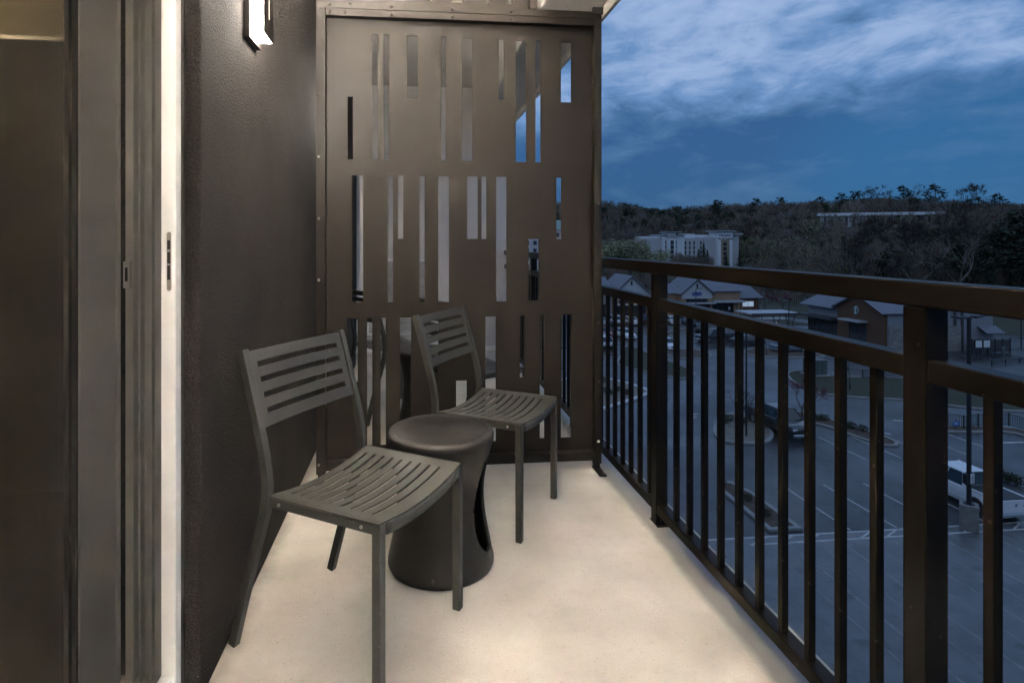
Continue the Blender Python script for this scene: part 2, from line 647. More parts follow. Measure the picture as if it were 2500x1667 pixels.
for k_ in range(9):
    t_ = math.pi * k_ / 8
    gl_.v += [(-2.6 + 0.13 * math.sin(t_) * math.cos(2 * math.pi * i_ / 16), 1.9 + 0.13 * math.sin(t_) * math.sin(2 * math.pi * i_ / 16), ZC - 0.165 + 0.13 * math.cos(t_)) for i_ in range(16)]
for k_ in range(8):
    gl_.f += [(k_ * 16 + i_, k_ * 16 + (i_ + 1) % 16, (k_ + 1) * 16 + (i_ + 1) % 16, (k_ + 1) * 16 + i_) for i_ in range(16)]
gl_.build('globe', emis('added_room_globe', (1.0, 0.80, 0.52), 80.0), rlp, smooth=True)

for nm, y0, y1, lab in (('end_wall', YB, YB + 0.25, 'pale stucco end wall seen through the slots of the privacy screen'),
                        ('end_wall', YA - 0.25, YA, 'pale stucco end wall on the near side of the patio door')):
    e = empty(nm, (0.25, (y0 + y1) / 2, 0), label=lab, cat='wall')
    MB().box(XW + 0.001, 1.04, y0, y1, 0.001, ZC - 0.001).build('wall', M_pale, e)
    ys = y0 - 0.014 if y0 > 0 else y1
    MB().box(XW + 0.002, 1.035, ys, ys + 0.014, 0.001, 0.045).build('baseboard', M_vinyl, e, bevel=0.003)

# ---------------------------------------------------------------- louvred vent on the neighbour's end wall
lv = empty('louvre_vent', (-0.12, YB - 0.02, 0.2), label='white louvred vent low on the pale end wall', cat='vent')
lx0, lx1, lz0, lz1 = -0.45, 0.20, 0.20, 0.955
MB().box(lx0, lx1, YB - 0.004, YB - 0.001, lz0, lz1).build('backing', M_gasket, lv)
fr = MB()
fr.box(lx0 - 0.02, lx0, YB - 0.03, YB - 0.001, lz0, lz1).box(lx1, lx1 + 0.02, YB - 0.03, YB - 0.001, lz0, lz1)
fr.box(lx0 - 0.02, lx1 + 0.02, YB - 0.03, YB - 0.001, lz1 + 0.0005, lz1 + 0.02).box(lx0 - 0.02, lx1 + 0.02, YB - 0.03, YB - 0.001, lz0 - 0.02, lz0 - 0.0005)
fr.build('frame', M_vinyl, lv)
sl = None
n = int((lz1 - lz0) / 0.0225)
for i in range(n):
    z = lz0 + (i + 0.5) * (lz1 - lz0) / n
    if sl is None:
        sl = MB().hexa([(lx0, YB - 0.026, z - 0.006), (lx1, YB - 0.026, z - 0.006), (lx1, YB - 0.006, z + 0.005), (lx0, YB - 0.006, z + 0.005)],
                       [(lx0, YB - 0.026, z - 0.001), (lx1, YB - 0.026, z - 0.001), (lx1, YB - 0.006, z + 0.010), (lx0, YB - 0.006, z + 0.010)]).build('slat', M_pale, lv)
        z00 = z
    else:
        c = sl.copy()
        link(c, lv)
        c.location.z = sl.location.z + z - z00

# ---------------------------------------------------------------- patio doors
d = empty('patio_door', (-0.62, 1.9, 0), label='white framed patio door behind an insect mesh', cat='door')
jb = MB().box(-0.601, -0.567, 1.4490, 1.4880, 0.004, DZ).build('jamb', M_vinyl, d, bevel=0.003)
lt = MB().prof([(-0.5815 + 0.0048 * math.cos(t), 1.0995 + (0.066 if math.sin(t) > 0 else -0.066) + 0.0048 * math.sin(t)) for t in [math.pi * 2 * k / 20 for k in range(20)]],
               'y', 1.4458, 1.4485).build('strike_plate', M_latch, jb)
for z0, z1 in ((1.055, 1.090), (1.094, 1.122), (1.128, 1.150)):
    MB().box(-0.5850, -0.5780, 1.4452, 1.4457, z0, z1).build('latch_slot', M_gasket, lt)
MB().box(-0.5665, -0.5600, 1.4790, 1.4885, 0.004, DZ).build('caulk', M_gasket, d)
g = MB()
for x0, x1, y in ((-0.624, -0.6015, 1.4710), (-0.631, -0.6245, 1.4550), (-0.649, -0.6315, 1.4740), (-0.653, -0.6495, 1.4530), (-0.665, -0.6535, 1.4760), (-0.671, -0.6655, 1.4530), (-0.690, -0.6715, 1.4670)):
    g.box(x0, x1, y, 1.4885, 0.09, DZ)
g.build('jamb_channel', M_vinyl, d)
kp = MB().box(-0.689, -0.673, 1.4520, 1.4665, 1.035, 1.100).build('keeper', M_vinyl, d, bevel=0.002)
MB().box(-0.684, -0.678, 1.4505, 1.4518, 1.052, 1.085).build('keeper_slot', M_gasket, kp)
st = MB().box(-0.730, -0.700, 1.2933, 1.4520, 0.10, DZ).build('stile', M_vinyl, d, bevel=0.003)
MB().box(-0.6995, -0.6915, 1.4370, 1.4490, 0.10, DZ).build('glazing_bead', M_vinyl, st, bevel=0.002)
MB().box(-0.726, -0.703, 1.2838, 1.2931, 0.10, DZ).build('gasket', M_gasket, d)
MB().box(-0.716, -0.710, Dy0, 1.2834, 0.10, DZ).build('glass_pane', M_glass, d)
MB().quad((-0.5998, Dy0, 0.105), (-0.5998, 1.4485, 0.105), (-0.5998, 1.4485, DZ), (-0.5998, Dy0, DZ)).build('insect_mesh', M_mesh, d)
MB().box(-0.5995, -0.572, Dy0, 1.4485, 0.052, 0.106).build('sill', M_vinyl, d, bevel=0.006)
MB().box(-0.790, -0.6005, Dy0, 1.4885, 0.004, 0.085).build('sill_track', M_vinyl, d)
MB().box(-0.590, -0.535, Dy0, 1.4885, 0.003, 0.010).build('flashing', mat('grey_flashing', (0.42, 0.42, 0.42), 0.5, var=0.1, vscale=5), d)
MB().box(-0.730, -0.569, Dy0, 1.4485, DZ - 0.06, DZ - 0.001).build('head', M_vinyl, d)

d = empty('patio_door', (-0.60, 5.7, 0), label='white framed patio door beyond the privacy screen', cat='door')
MB().box(-0.635, -0.575, Ny0 + 0.002, Ny0 + 0.05, 0.004, DZ).build('jamb', M_vinyl, d, bevel=0.003)
MB().box(-0.570, -0.500, Ny1 - 0.07, Ny1 - 0.002, 0.004, DZ).build('jamb', M_vinyl, d, bevel=0.003)
MB().box(-0.640, -0.570, Ny0 + 0.052, Ny1 - 0.072, 0.004, 0.11).build('sill', M_vinyl, d, bevel=0.004)
MB().box(-0.640, -0.630, Ny0 + 0.052, Ny1 - 0.072, 0.112, DZ).build('glass_pane', M_glass, d)
MB().box(-0.76, -0.75, Ny0 + 0.01, Ny1 - 0.01, 0.0, DZ).build('drape', M_curtain, d)

# ---------------------------------------------------------------- wall lamps


def sconce(y0, y1, lab, dm=None, em_=None):
    e = empty('wall_lamp', (XW, (y0 + y1) / 2, 1.79), label=lab, cat='lamp', group='wall lamps beside the patio doors')
    MB().box(XW + 0.0005, XW + 0.018, y0 - 0.018, y1 + 0.008, 1.790, 2.225).build('back_plate', M_bronze, e, bevel=0.001)
    MB().box(XW + 0.0185, XW + 0.054, y0, y1, 1.813, 2.200).build('diffuser', dm or M_diff, e)
    MB().box(XW + 0.021, XW + 0.052, y0 + 0.004, y1 - 0.004, 1.8115, 1.8128).build('lower_lens', dm or M_diff, e)
    MB().box(XW + 0.021, XW + 0.052, y0 + 0.004, y1 - 0.004, 2.2002, 2.2015).build('added_uplight', em_ or M_uplight, e)  # unseen uplight, added so the ceiling throws soft light down
    ym = (y0 + y1) / 2
    plate([y0 - 0.002, y1 + 0.002], [1.811, 2.202], [(ym - 0.0045, ym + 0.0045, 1.872, 2.15)], lambda a, b: (XW + 0.0575, a, b)).build('cover', M_bronze, e, solid=0.004)
    return e


sconce(1.875, 1.985, 'lit wall lamp with a dark slotted cover on the charcoal wall')
sconce(-0.430, -0.294, 'added unseen fill lamp on the near side of the patio door', M_fill_diff, M_fill_end)  # invented twin lamp behind the camera, brightens jamb and near floor
sconce(3.709, 3.819, 'lit wall lamp on the charcoal wall beyond the privacy screen', M_diff3, M_end3)

# ---------------------------------------------------------------- privacy screens
S3 = 3.136
slots = []
for ox, oy, lst in ((750, 0, [(310, 350, 742, 1222), (498, 539, 268, 1225), (585, 627, 270, 1227), (765, 848, 278, 753), (1024, 1063, 287, 1233),
                              (1184, 1265, 294, 1235), (1466, 1504, 305, 769), (1596, 1676, 312, 1243), (1747, 1785, 318, 1245), (1941, 2019, 328, 787)]),
                    (750, 400, [(345, 428, 88, 1058), (617, 657, 91, 1057), (695, 735, 91, 574), (860, 899, 93, 1057), (1003, 1085, 94, 1058),
                                (1224, 1305, 97, 576), (1334, 1371, 98, 576), (1446, 1525, 100, 1053), (1694, 1771, 576, 1047), (1907, 1943, 107, 577)]),
                    (750, 700, [(303, 387, 240, 727), (458, 498, 238, 1210), (562, 602, 238, 1207), (712, 795, 236, 1205), (921, 1003, 231, 655), (1140, 1221, 718, 1190),
                                (1364, 1443, 228, 1180), (1627, 1660, 222, 692), (1780, 1814, 220, 1157), (1941, 2019, 215, 1150)])):
    for x0, x1, z0, z1 in lst:
        a = at_y(ox + x0 / S3, oy + z0 / S3, YS + 0.012)
        b = at_y(ox + x1 / S3, oy + z1 / S3, YS + 0.012)
        slots.append((a.x, b.x, b.z, a.z))
# rows share their levels
for lo, hi in ((1.5, 2.3), (0.70, 1.48), (0.05, 0.80)):
    pass
sx0, sx1 = -0.459, 0.954
ps = empty('privacy_screen', (0.25, YS, 0), label='tall bronze metal privacy screen cut with vertical slots', cat='screen')
plate([sx0 + 0.03, sx1 - 0.028], [0.07, 2.262], slots, lambda a, b: (a, YS + 0.012, b)).build('panel', M_bronze, ps, solid=0.005)
MB().box(sx0, sx0 + 0.044, YS - 0.030, YS + 0.008, 0.030, 2.276).build('stile', M_bronze, ps, bevel=0.002)
MB().box(sx1 - 0.038, sx1, YS - 0.030, YS + 0.008, 0.030, 2.276).build('stile', M_bronze, ps, bevel=0.002)
MB().box(sx0 + 0.0445, sx1 - 0.0385, YS - 0.030, YS + 0.008, 2.241, 2.2755).build('top_rail', M_bronze, ps, bevel=0.002)
MB().box(sx0 + 0.0445, sx1 - 0.0385, YS - 0.030, YS + 0.008, 0.047, 0.092).build('bottom_rail', M_bronze, ps, bevel=0.002)
MB().box(sx0 + 0.0445, sx1 - 0.0385, YS - 0.036, YS - 0.0302, 0.084, 0.092).build('lip', M_bronze, ps)
bolt0 = None


def bolt(parent, x, z, y=YS - 0.031, m=None):
    global bolt0
    if bolt0 is None:
        b = MB()
        b.cyl((0, 0, 0), 0.0072, 'y', 0.0, -0.003, 12, 0.0066)
        b.cyl((0, 0, 0), 0.0066, 'y', -0.003, -0.0055, 12, 0.003)
        bolt0 = b.build('bolt', M_boltp, None, rel=False, smooth=False)
        q = bolt0
    else:
        q = bolt0.copy()
        link(q)
    q.parent = parent
    q.location = Vector((x, y, z)) - Vector(parent.location)
    if m:
        q.material_slots[0].link = 'OBJECT'
        q.material_slots[0].material = m
    return q


for i in range(8):
    z = at_y(781, 237 + 148.6 * i, YS).z
    if z > 0.06:
        bolt(ps, sx0 + 0.013, z, m=(M_bolt if i in (1, 2, 3, 5, 6) else None))
    z = at_y(1457, 214 + 143 * i, YS).z
    if z > 0.06:
        bolt(ps, sx1 - 0.016, z, m=(M_bolt if i == 6 else None))
for x in (-0.395, -0.322, -0.10, 0.198, 0.492):
    bolt(ps, x, 2.257 if x > -0.33 or x < -0.39 else 2.262)
for fx in (sx0 + 0.004, sx1 - 0.040):
    ft = MB()
    ft.box(fx, fx + 0.036, YS - 0.120, YS + 0.006, 0.001, 0.008).box(fx + 0.004, fx + 0.032, YS - 0.028, YS + 0.006, 0.0085, 0.0295)
    k = ft.build('foot', M_bronze, ps, bevel=0.001)
    b = bolt0.copy()
    link(b, k)
    b.rotation_euler = (R(-90), 0, 0)
    b.location = Vector((fx + 0.018, YS - 0.095, 0.008)) - Vector(ps.location)

us = empty('upper_privacy_screen', (0.1, YS, 2.277), label='upper slotted bronze screen bolted above the tall privacy screen', cat='screen')
upx = []
for u0, u1, v in ((815, 827, 0), (905, 918, 2), (962, 988.5, 2), (1050, 1062, 5), (1104, 1129, 8), (1187, 1199, 11.3), (1237, 1248, 13.7)):
    a, b = at_y(u0, v, YS + 0.012), at_y(u1, v, YS + 0.012)
    upx.append((a.x, b.x, max(2.345, a.z) if u0 != 815 else 2.45, 2.74))
plate([sx0 + 0.03, 0.60], [2.30, 2.795], upx, lambda a, b: (a, YS + 0.012, b)).build('panel', M_bronze, us, solid=0.005)
MB().box(sx0, sx1 - 0.001, YS - 0.0295, YS + 0.0085, 2.2765, 2.312).build('bottom_rail', M_bronze, us, bevel=0.002)
MB().box(sx0, sx0 + 0.044, YS - 0.0295, YS + 0.0085, 2.3125, 2.796).build('stile', M_bronze, us, bevel=0.002)
MB().box(0.585, 0.622, YS - 0.0295, YS + 0.0085, 2.3125, 2.796).build('stile', M_bronze, us, bevel=0.002)
MB().box(sx1 - 0.05, sx1 + 0.012, YS - 0.045, YS - 0.030, 2.296, 2.329).build('beam_bracket', M_gasket, us)
for x in (-0.395, -0.10, 0.198, 0.492):
    bolt(us, x, 2.294)
bolt(us, -0.296, 2.303)

# ---------------------------------------------------------------- railing
rl = empty('balcony_railing', (XR + 0.025, 2.2, 0), label='dark brown metal balcony railing with square balusters', cat='railing')
PD, PWd = 0.052, 0.049
posts = [-0.2160 + 1.2228 * i for i in range(6)]
for y in posts:
    p = MB().box(XR, XR + PWd, y, y + PD, 0.0005, 1.018).build('post', M_rail, rl, bevel=0.0025)
    MB().box(XR - 0.0, XR + PWd + 0.012, y - 0.012, y + PD + 0.012, 0.0006, 0.004).build('base_plate', M_rail, p)
MB().box(XR - 0.002, XR + 0.050, YA, YB - 0.002, 1.0185, 1.0685).build('top_rail', M_rail, rl, bevel=0.004)
bays = list(zip([YA - PD] + posts, posts + [YB - 0.002]))
bal0 = None
for i, (a, b) in enumerate(bays):
    y0, y1 = a + PD + 0.001, b - 0.001
    if y1 - y0 < 0.1:
        continue
    MB().box(XR + 0.003, XR + 0.047, y0, y1, 0.875, 0.919).build('mid_rail', M_rail, rl, bevel=0.003)
    MB().box(XR + 0.001, XR + 0.045, y0, y1, 0.050, 0.088).build('bottom_rail', M_rail, rl, bevel=0.003)
    if abs(a - 1.0068) < 0.01:
        cy = [2.0965 - 0.10535 * k for k in range(10)]
    elif abs(a - 2.2296) < 0.01:
        cy = [2.3420 + 0.10535 * k for k in range(11)]
    else:
        m_ = max(1, int((y1 - y0) / 0.1053))
        s0 = y1 - 0.117 + 0.009
        cy = [s0 - 0.1053 * k for k in range(m_) if s0 - 0.1053 * k > y0 + 0.03]
    for y in cy:
        if bal0 is None:
            bal0 = MB().box(-0.0095, 0.0095, -0.0095, 0.0095, 0.0885, 0.8745).build('baluster', M_rail, None, bevel=0.0015, rel=False)
            q = bal0
        else:
            q = bal0.copy()
            link(q)
        q.parent = rl
        q.location = Vector((XR + 0.022, y, 0)) - Vector(rl.location)

# ---------------------------------------------------------------- chairs


def make_chair():
    """origin on the floor midway between the front feet, facing +X"""
    e = empty('patio_chair')
    hw, zs, t = 0.211, 0.452, 0.025
    for s in (-1, 1):
        MB().box(-t / 2, t / 2, s * hw - t / 2, s * hw + t / 2, 0.0, 0.449).build('front_leg', M_chair, e, bevel=0.002, rel=False)
        MB().box(-t / 2 + 0.001, t / 2 - 0.001, s * hw - t / 2 + 0.001, s * hw + t / 2 - 0.001, -0.0002, -0.0001).v
        pts = [(-0.500, 0.0), (-0.447, 0.185), (-0.396, 0.345), (-0.379, 0.400), (-0.372, 0.440), (-0.370, 0.475), (-0.374, 0.512), (-0.381, 0.552), (-0.393, 0.600), (-0.427, 0.715), (-0.466, 0.840)]
        MB().sweep([(x, s * hw, z) for x, z in pts], 0.022, t).build('back_leg', M_chair, e, bevel=0.002, rel=False)
        r = MB().box(-0.357, -0.0130, s * hw - 0.0105, s * hw + 0.0105, 0.424, 0.449).build('side_rail', M_chair, e, bevel=0.002, rel=False)
        for bx in (-0.318, -0.045):
            MB().cyl((bx, s * (hw + 0.0105), 0.437), 0.0045, 'y', 0.0, s * 0.003, 10).build('screw', M_bolt, r, rel=False)
    # pressed steel seat, sagging between the side rails, nine slots
    n, pitch, x0 = 9, 0.0345, -0.354
    holes = [(x0 + 0.0300 + pitch * k, x0 + 0.0300 + pitch * k + 0.0078, -0.174, 0.174) for k in range(n)]

    def seat(a, b):
        q = min(1.0, abs(b) / 0.202)
        return (a, b, zs - 0.021 * (1 - q * q))
    mb = plate([x0, 0.010], [-0.2215, 0.2215], holes, seat, (0.05, 0.016))
    mb.build('seat', M_chair, e, rel=False, smooth=False, solid=0.003)
    lip = plate([-0.198, 0.198], [0.0, 0.030], [], lambda a, b: (0.0115, a, seat(0, a)[2] - 0.002 - b), (0.03, 0.03))
    lip.build('seat_lip', M_chair, e, rel=False, smooth=True, solid=0.003)
    # backrest sheet between the posts, four slots
    p0, p1 = Vector((-0.401, 0, 0.626)), Vector((-0.464, 0, 0.834))
    ln = (p1 - p0).length
    dirv = (p1 - p0).normalized()
    bh = [(-0.174, 0.174, ln * (0.16 + 0.205 * k), ln * (0.16 + 0.205 * k) + 0.0155) for k in range(4)]

    def back(a, b):
        p = p0 + dirv * b
        return (p.x - 0.010 * (1 - (a / 0.199) ** 2) + 0.004, a, p.z)
    plate([-0.1995, 0.1995], [0, ln], bh, back, (0.03, 0.05)).build('backrest', M_chair, e, rel=False, solid=0.008, bevel=0.0015, smooth=False)
    return e


FA = R(-32)
chair = make_chair()
chair.location = (0.030, 1.612, 0.0008)
chair.rotation_euler.z = FA
tag(chair, 'grey slatted metal patio chair backed against the charcoal wall by the black side table', 'chair', 'patio chairs on the balcony')
c2 = copy_tree(chair)
c2.location = (0.521, 2.345, 0.0008)
tag(c2, 'grey slatted metal patio chair standing in front of the slotted privacy screen', 'chair', 'patio chairs on the balcony')
for loc, lab in (((0.030, 4.082, 0.0008), 'patio chair beyond the privacy screen, backed against the charcoal wall'), ((0.521, 3.349, 0.0008), 'patio chair just behind the privacy screen, showing through its slots')):
    c3 = copy_tree(chair)
    c3.location = loc
    c3.rotation_euler.z = -FA
    tag(c3, lab, 'chair', 'patio chairs beyond the screen')

# ---------------------------------------------------------------- hourglass side tables


def make_table():
    e = empty('side_table')
    N, K, H = 96, 44, 0.470
    a0, zc_, ha, hz = R(-20), 0.225, R(27), 0.165     # opening in the waist

    def rad(z):
        t = z / H
        r = 0.152 + 0.040 * (abs(t - 0.54) / 0.46) ** 1.9 if t > 0.54 else 0.152 + 0.037 * (abs(t - 0.54) / 0.54) ** 1.7
        if z < 0.02:
            r -= 0.010 * (1 - z / 0.02) ** 2
        if z > H - 0.022:
            q = (z - (H - 0.022)) / 0.022
            r -= 0.012 * q * q
        return r
    mb, idx = MB(), {}
    zs = [H * k / K for k in range(K + 1)]
    for op in (0, math.pi):
        pass

    def shape(a, z):
        m = 9
        for c0 in (a0, a0 + math.pi):
            da = (a - c0 + math.pi) % (2 * math.pi) - math.pi
            lean = (z - zc_) / hz
            w = ha * (1.0 - 0.28 * lean)
            m = min(m, math.hypot(da / w, lean))
        return m
    for k in range(K + 1):
        for i in range(N):
            a, z = 2 * math.pi * i / N, zs[k]
            s = shape(a, z)
            if 0.90 < s < 1.10:                        # snap the rim of the opening
                for c0 in (a0, a0 + math.pi):
                    da = (a - c0 + math.pi) % (2 * math.pi) - math.pi
                    if abs(da) < R(60):
                        a = c0 + da / s
                        z = zc_ + (z - zc_) / s
            r = rad(z)
            mb.v.append((r * math.cos(a), r * math.sin(a), z))
    for k in range(K):
        for i in range(N):
            a, z = 2 * math.pi * (i + 0.5) / N, (zs[k] + zs[k + 1]) / 2
            if shape(a, z) < 1.0:
                continue
            mb.f.append((k * N + i, k * N + (i + 1) % N, (k + 1) * N + (i + 1) % N, (k + 1) * N + i))
    b = mb.build('body', M_plastic, e, rel=False, smooth=True, solid=0.012)
    t = MB()
    rt = rad(H)
    rings = [(rt, H), (rt - 0.006, H + 0.0035), (rt - 0.013, H + 0.004), (rt - 0.016, H + 0.0025), (rt - 0.018, H + 0.0028)]
    for r, z in rings:
        t.v += [(r * math.cos(2 * math.pi * i / N), r * math.sin(2 * math.pi * i / N), z) for i in range(N)]
    for k in range(len(rings) - 1):
        t.f += [(k * N + i, k * N + (i + 1) % N, (k + 1) * N + (i + 1) % N, (k + 1) * N + i) for i in range(N)]
    t.f.append(tuple(range((len(rings) - 1) * N, len(rings) * N)))
    t.build('top', M_plastic, e, rel=False, smooth=True)
    u = MB()
    u.cyl((0, 0, 0), 0.165, 'z', 0.004, 0.016, 48)
    u.build('base', M_plastic, e, rel=False)
    return e


tb = make_table()
tb.location = (0.104, 2.072, 0.0008)
tag(tb, 'black moulded hourglass side table between the two near patio chairs', 'table', 'hourglass side tables')
t2 = copy_tree(tb)
t2.location = (0.104, 3.622, 0.0008)
t2.rotation_euler.z = R(120)
tag(t2, 'black moulded side table beyond the privacy screen', 'table', 'hourglass side tables')

# ================================================================== THE GROUND BELOW
rnd = random.Random(7)
M_asph = mat('wet_asphalt', (0.048, 0.048, 0.050), 0.36, var=0.55, vscale=0.16, bump=0.15, bscale=40, bdist=0.004, rvar=0.20, spec=0.5, grain=0.35, gscale=1.3, speck=(0.55, 0.66, (0.012, 0.012, 0.013), 0.6))
M_deck = mat('wet_concrete_deck', (0.135, 0.137, 0.140), 0.34, var=0.30, vscale=0.22, bump=0.08, bscale=30, bdist=0.003, rvar=0.20, grain=0.25, gscale=1.1, speck=(0.7, 0.66, (0.06, 0.06, 0.06), 0.6))
M_kerb = mat('kerb_concrete', (0.26, 0.255, 0.245), 0.7, var=0.2, vscale=1.5, bump=0.2, bscale=30)
M_kerbw = mat('white_kerb_paint', (0.50, 0.50, 0.50), 0.6, var=0.12, vscale=2)
M_mulch = mat('brown_mulch', (0.085, 0.058, 0.042), 0.95, var=0.45, vscale=3, bump=0.8, bscale=12, bdist=0.05)
M_rock = mat('stony_mulch', (0.19, 0.165, 0.135), 0.95, var=0.5, vscale=6, bump=0.9, bscale=10, bdist=0.06)
M_grass = mat('dull_lawn', (0.030, 0.038, 0.016), 0.95, var=0.35, vscale=1.2, bump=0.6, bscale=25, bdist=0.03, col2=(0.046, 0.038, 0.022))
M_paint = mat('road_paint', (0.44, 0.44, 0.43), 0.55, var=0.30, vscale=3)
M_walk = mat('sidewalk', (0.30, 0.295, 0.285), 0.55, var=0.15, vscale=0.8, rvar=0.1)
M_earth = mat('woodland_floor', (0.060, 0.050, 0.036), 0.95, var=0.4, vscale=0.05, col2=(0.04, 0.045, 0.025))


def sheet(name, poly, z, m, parent=None, kind=None):
    o = MB().quad(*[(p[0], p[1], z) for p in poly]).build(name, m, parent)
    if kind:
        tag(o, kind=kind)
    return o


def hz(x, y):
    """level ground, then a long wooded ridge; the hotel keeps a level site before it"""
    yc = max(1.0, x * ST + y * CT)
    xc = x * CT - y * ST
    w_ = max(0.0, min(1.0, (xc / yc - 0.49) / 0.10))
    d0 = 366 * (1 - w_) + 197 * w_
    t = max(0.0, min(1.0, (yc - d0) / (532.0 - d0)))
    s = t * t * (3 - 2 * t)
    k = 33 + 2.5 * math.sin(xc * 0.021 + 0.6) + 1.5 * math.sin(xc * 0.05 + 2)
    return GZ - 0.06 + s * k


tv, tf = [], []
NA, ND = 90, 46
ds = [0, 20, 60, 120, 170] + [190 + 14 * i for i in range(32)] + [650 + 260 * i for i in range(10)]
for a in range(NA + 1):
    az = -math.pi / 2 * 1.1 + a / NA * math.pi * 1.3
    for dd in ds:
        x, y = dd * math.sin(az), dd * math.cos(az)
        tv.append((x, y, hz(x, y)))
for a in range(NA):
    for b in range(len(ds) - 1):
        q = a * len(ds) + b
        tf.append((q, q + 1, q + len(ds) + 1, q + len(ds)))
o = MB().add(tv, tf).build('hillside_terrain', M_earth, smooth=True)
tag(o, 'wooded hillside rising behind the shops', kind='structure')

lot = sheet('parking_lot', [(-60, -40), (112, -40), (112, 86), (96, 101), (74, 104.8), (20, 104.8), (-60, 104.9)], GZ, M_asph, kind='structure')
deck = sheet('concrete_deck', [(-0.2, -30), (70, -30), (70, 26.77), (-0.2, 26.77)], GZ + 0.004, M_deck, kind='structure')


def line(x0, y0, x1, y1, w=0.11, z=0.004, parent=lot, m=None):
    d_ = Vector((x1 - x0, y1 - y0))
    nrm = Vector((-d_.y, d_.x)).normalized() * w / 2
    z += GZ + 0.001
    return MB().quad((x0 - nrm.x, y0 - nrm.y, z), (x1 - nrm.x, y1 - nrm.y, z), (x1 + nrm.x, y1 + nrm.y, z), (x0 + nrm.x, y0 + nrm.y, z)).build('parking_line', m or M_paint, parent)


M_paint2 = mat('faded_road_paint', (0.21, 0.21, 0.21), 0.5, var=0.35, vscale=4)
for k in range(9):
    line(22.05 + 2.55 * k, 26.88, 22.05 + 2.55 * k, 32.1, 0.10)
    if k < 8:
        line(18.1 + 2.62 * k, 10.0, 18.1 + 2.62 * k, 26.0, 0.12, 0.008, deck, M_paint2)
        line(16.85 + 2.62 * k, 10.0, 16.85 + 2.62 * k, 25.5, 0.07, 0.008, deck, M_paint2)
for k in range(5):
    line(30.3 + 2.55 * k, 40.1, 30.3 + 2.55 * k, 35.5, 0.10)
line(14.4, 26.70, 44, 26.70, 0.13, 0.008, deck)
line(16.2, 26.06, 44, 26.06, 0.13, 0.008, deck)
for k in range(20):
    x = 16.4 + 1.4 * k
    line(x, 26.12, x + 0.95, 26.64, 0.10, 0.0085, deck)
for u0, v0, u1, v1 in ((1690, 1012, 1702, 1010), (1684, 1021, 1700, 1017), (2180, 1026, 2204, 1027), (2160, 1056, 2174, 1060), (1977, 1076, 1983, 1080), (2436, 1081, 2500, 1079)):
    a, b = G(u0, v0), G(u1, v1)
    line(a.x, a.y, b.x, b.y, 0.25)


def chaikin(p, n=2):
    for _ in range(n):
        q = []
        for a, b in zip(p, p[1:] + p[:1]):
            q += [(a[0] * .75 + b[0] * .25, a[1] * .75 + b[1] * .25), (a[0] * .25 + b[0] * .75, a[1] * .25 + b[1] * .75)]
        p = q
    return p


def island(px_pts, fill, kerb=M_kerb, rounds=2, kw=0.22, kh=0.13, name='planting_island', world=False):
    p = [(q[0], q[1]) if world else tuple(G(*q))[:2] for q in px_pts]
    if sum(a[0] * b[1] - b[0] * a[1] for a, b in zip(p, p[1:] + p[:1])) < 0:
        p.reverse()
    p = chaikin(p, rounds) if rounds else p
    n = len(p)
    inner = []
    for i in range(n):
        a, b, c = Vector(p[i - 1]), Vector(p[i]), Vector(p[(i + 1) % n])
        n1 = Vector((-(b - a).y, (b - a).x)).normalized()
        n2 = Vector((-(c - b).y, (c - b).x)).normalized()
        m_ = (n1 + n2)
        m_ = m_.normalized() / max(0.5, m_.normalized().dot(n2)) if m_.length > 1e-6 else n1
        inner.append(b + m_ * kw)
    base_ = MB().quad(*[(q.x, q.y, GZ + 0.09) for q in inner]).build(name, fill)
    tag(base_, kind='structure')
    k = MB()
    for i in range(n):
        j = (i + 1) % n
        k.quad((p[i][0], p[i][1], GZ + 0.001), (p[j][0], p[j][1], GZ + 0.001), (p[j][0], p[j][1], GZ + kh), (p[i][0], p[i][1], GZ + kh))
        k.quad((p[i][0], p[i][1], GZ + kh), (p[j][0], p[j][1], GZ + kh), (inner[j].x, inner[j].y, GZ + kh), (inner[i].x, inner[i].y, GZ + kh))
        k.quad((inner[i].x, inner[i].y, GZ + kh), (inner[j].x, inner[j].y, GZ + kh), (inner[j].x, inner[j].y, GZ + 0.05), (inner[i].x, inner[i].y, GZ + 0.05))
    k.build('kerb', kerb, base_)
    return base_


island([(17.85, 27.1), (19.65, 27.1), (19.65, 31.2), (19.2, 32.9), (18.3, 32.9), (17.9, 31.8)], M_mulch, rounds=0, world=True, kw=0.26)
island([(1741, 1042), (1752, 1020), (1790, 1008), (1830, 1010), (1872, 1040), (1893, 1062), (1880, 1082), (1840, 1087), (1770, 1082), (1742, 1066)], M_rock, kw=0.26)
island([(1930, 1003), (1990, 1012), (2060, 1035), (2130, 1056), (2180, 1074), (2198, 1086), (2185, 1092), (2150, 1088), (2080, 1066), (2030, 1046), (1985, 1034), (1925, 1030)], M_mulch)
island([(1916, 912), (1940, 905), (1975, 908), (2030, 920), (2120, 922), (2260, 926), (2420, 935), (2540, 945), (2540, 1008), (2420, 1003), (2320, 992), (2204, 977), (2117, 974), (2030, 966), (1992, 961), (1934, 935)], M_grass, rounds=1)
island([(2210, 1040), (2320, 1041), (2465, 1043), (2540, 1064), (2540, 1080), (2462, 1054), (2380, 1058), (2310, 1056), (2210, 1058)], M_mulch, rounds=1)
island([(1330, 935), (1400, 922), (1467, 922), (1510, 930), (1565, 945), (1592, 957), (1590, 963), (1530, 985), (1467, 1004), (1400, 1020), (1330, 1030)], M_rock, kerb=M_kerbw, kw=0.45, kh=0.16)
island([(1502, 893), (1512, 872), (1522, 852), (1530, 843), (1560, 851), (1590, 866), (1640, 884), (1688, 903), (1700, 915), (1688, 925), (1655, 925), (1600, 913), (1545, 903)], M_grass, rounds=1)
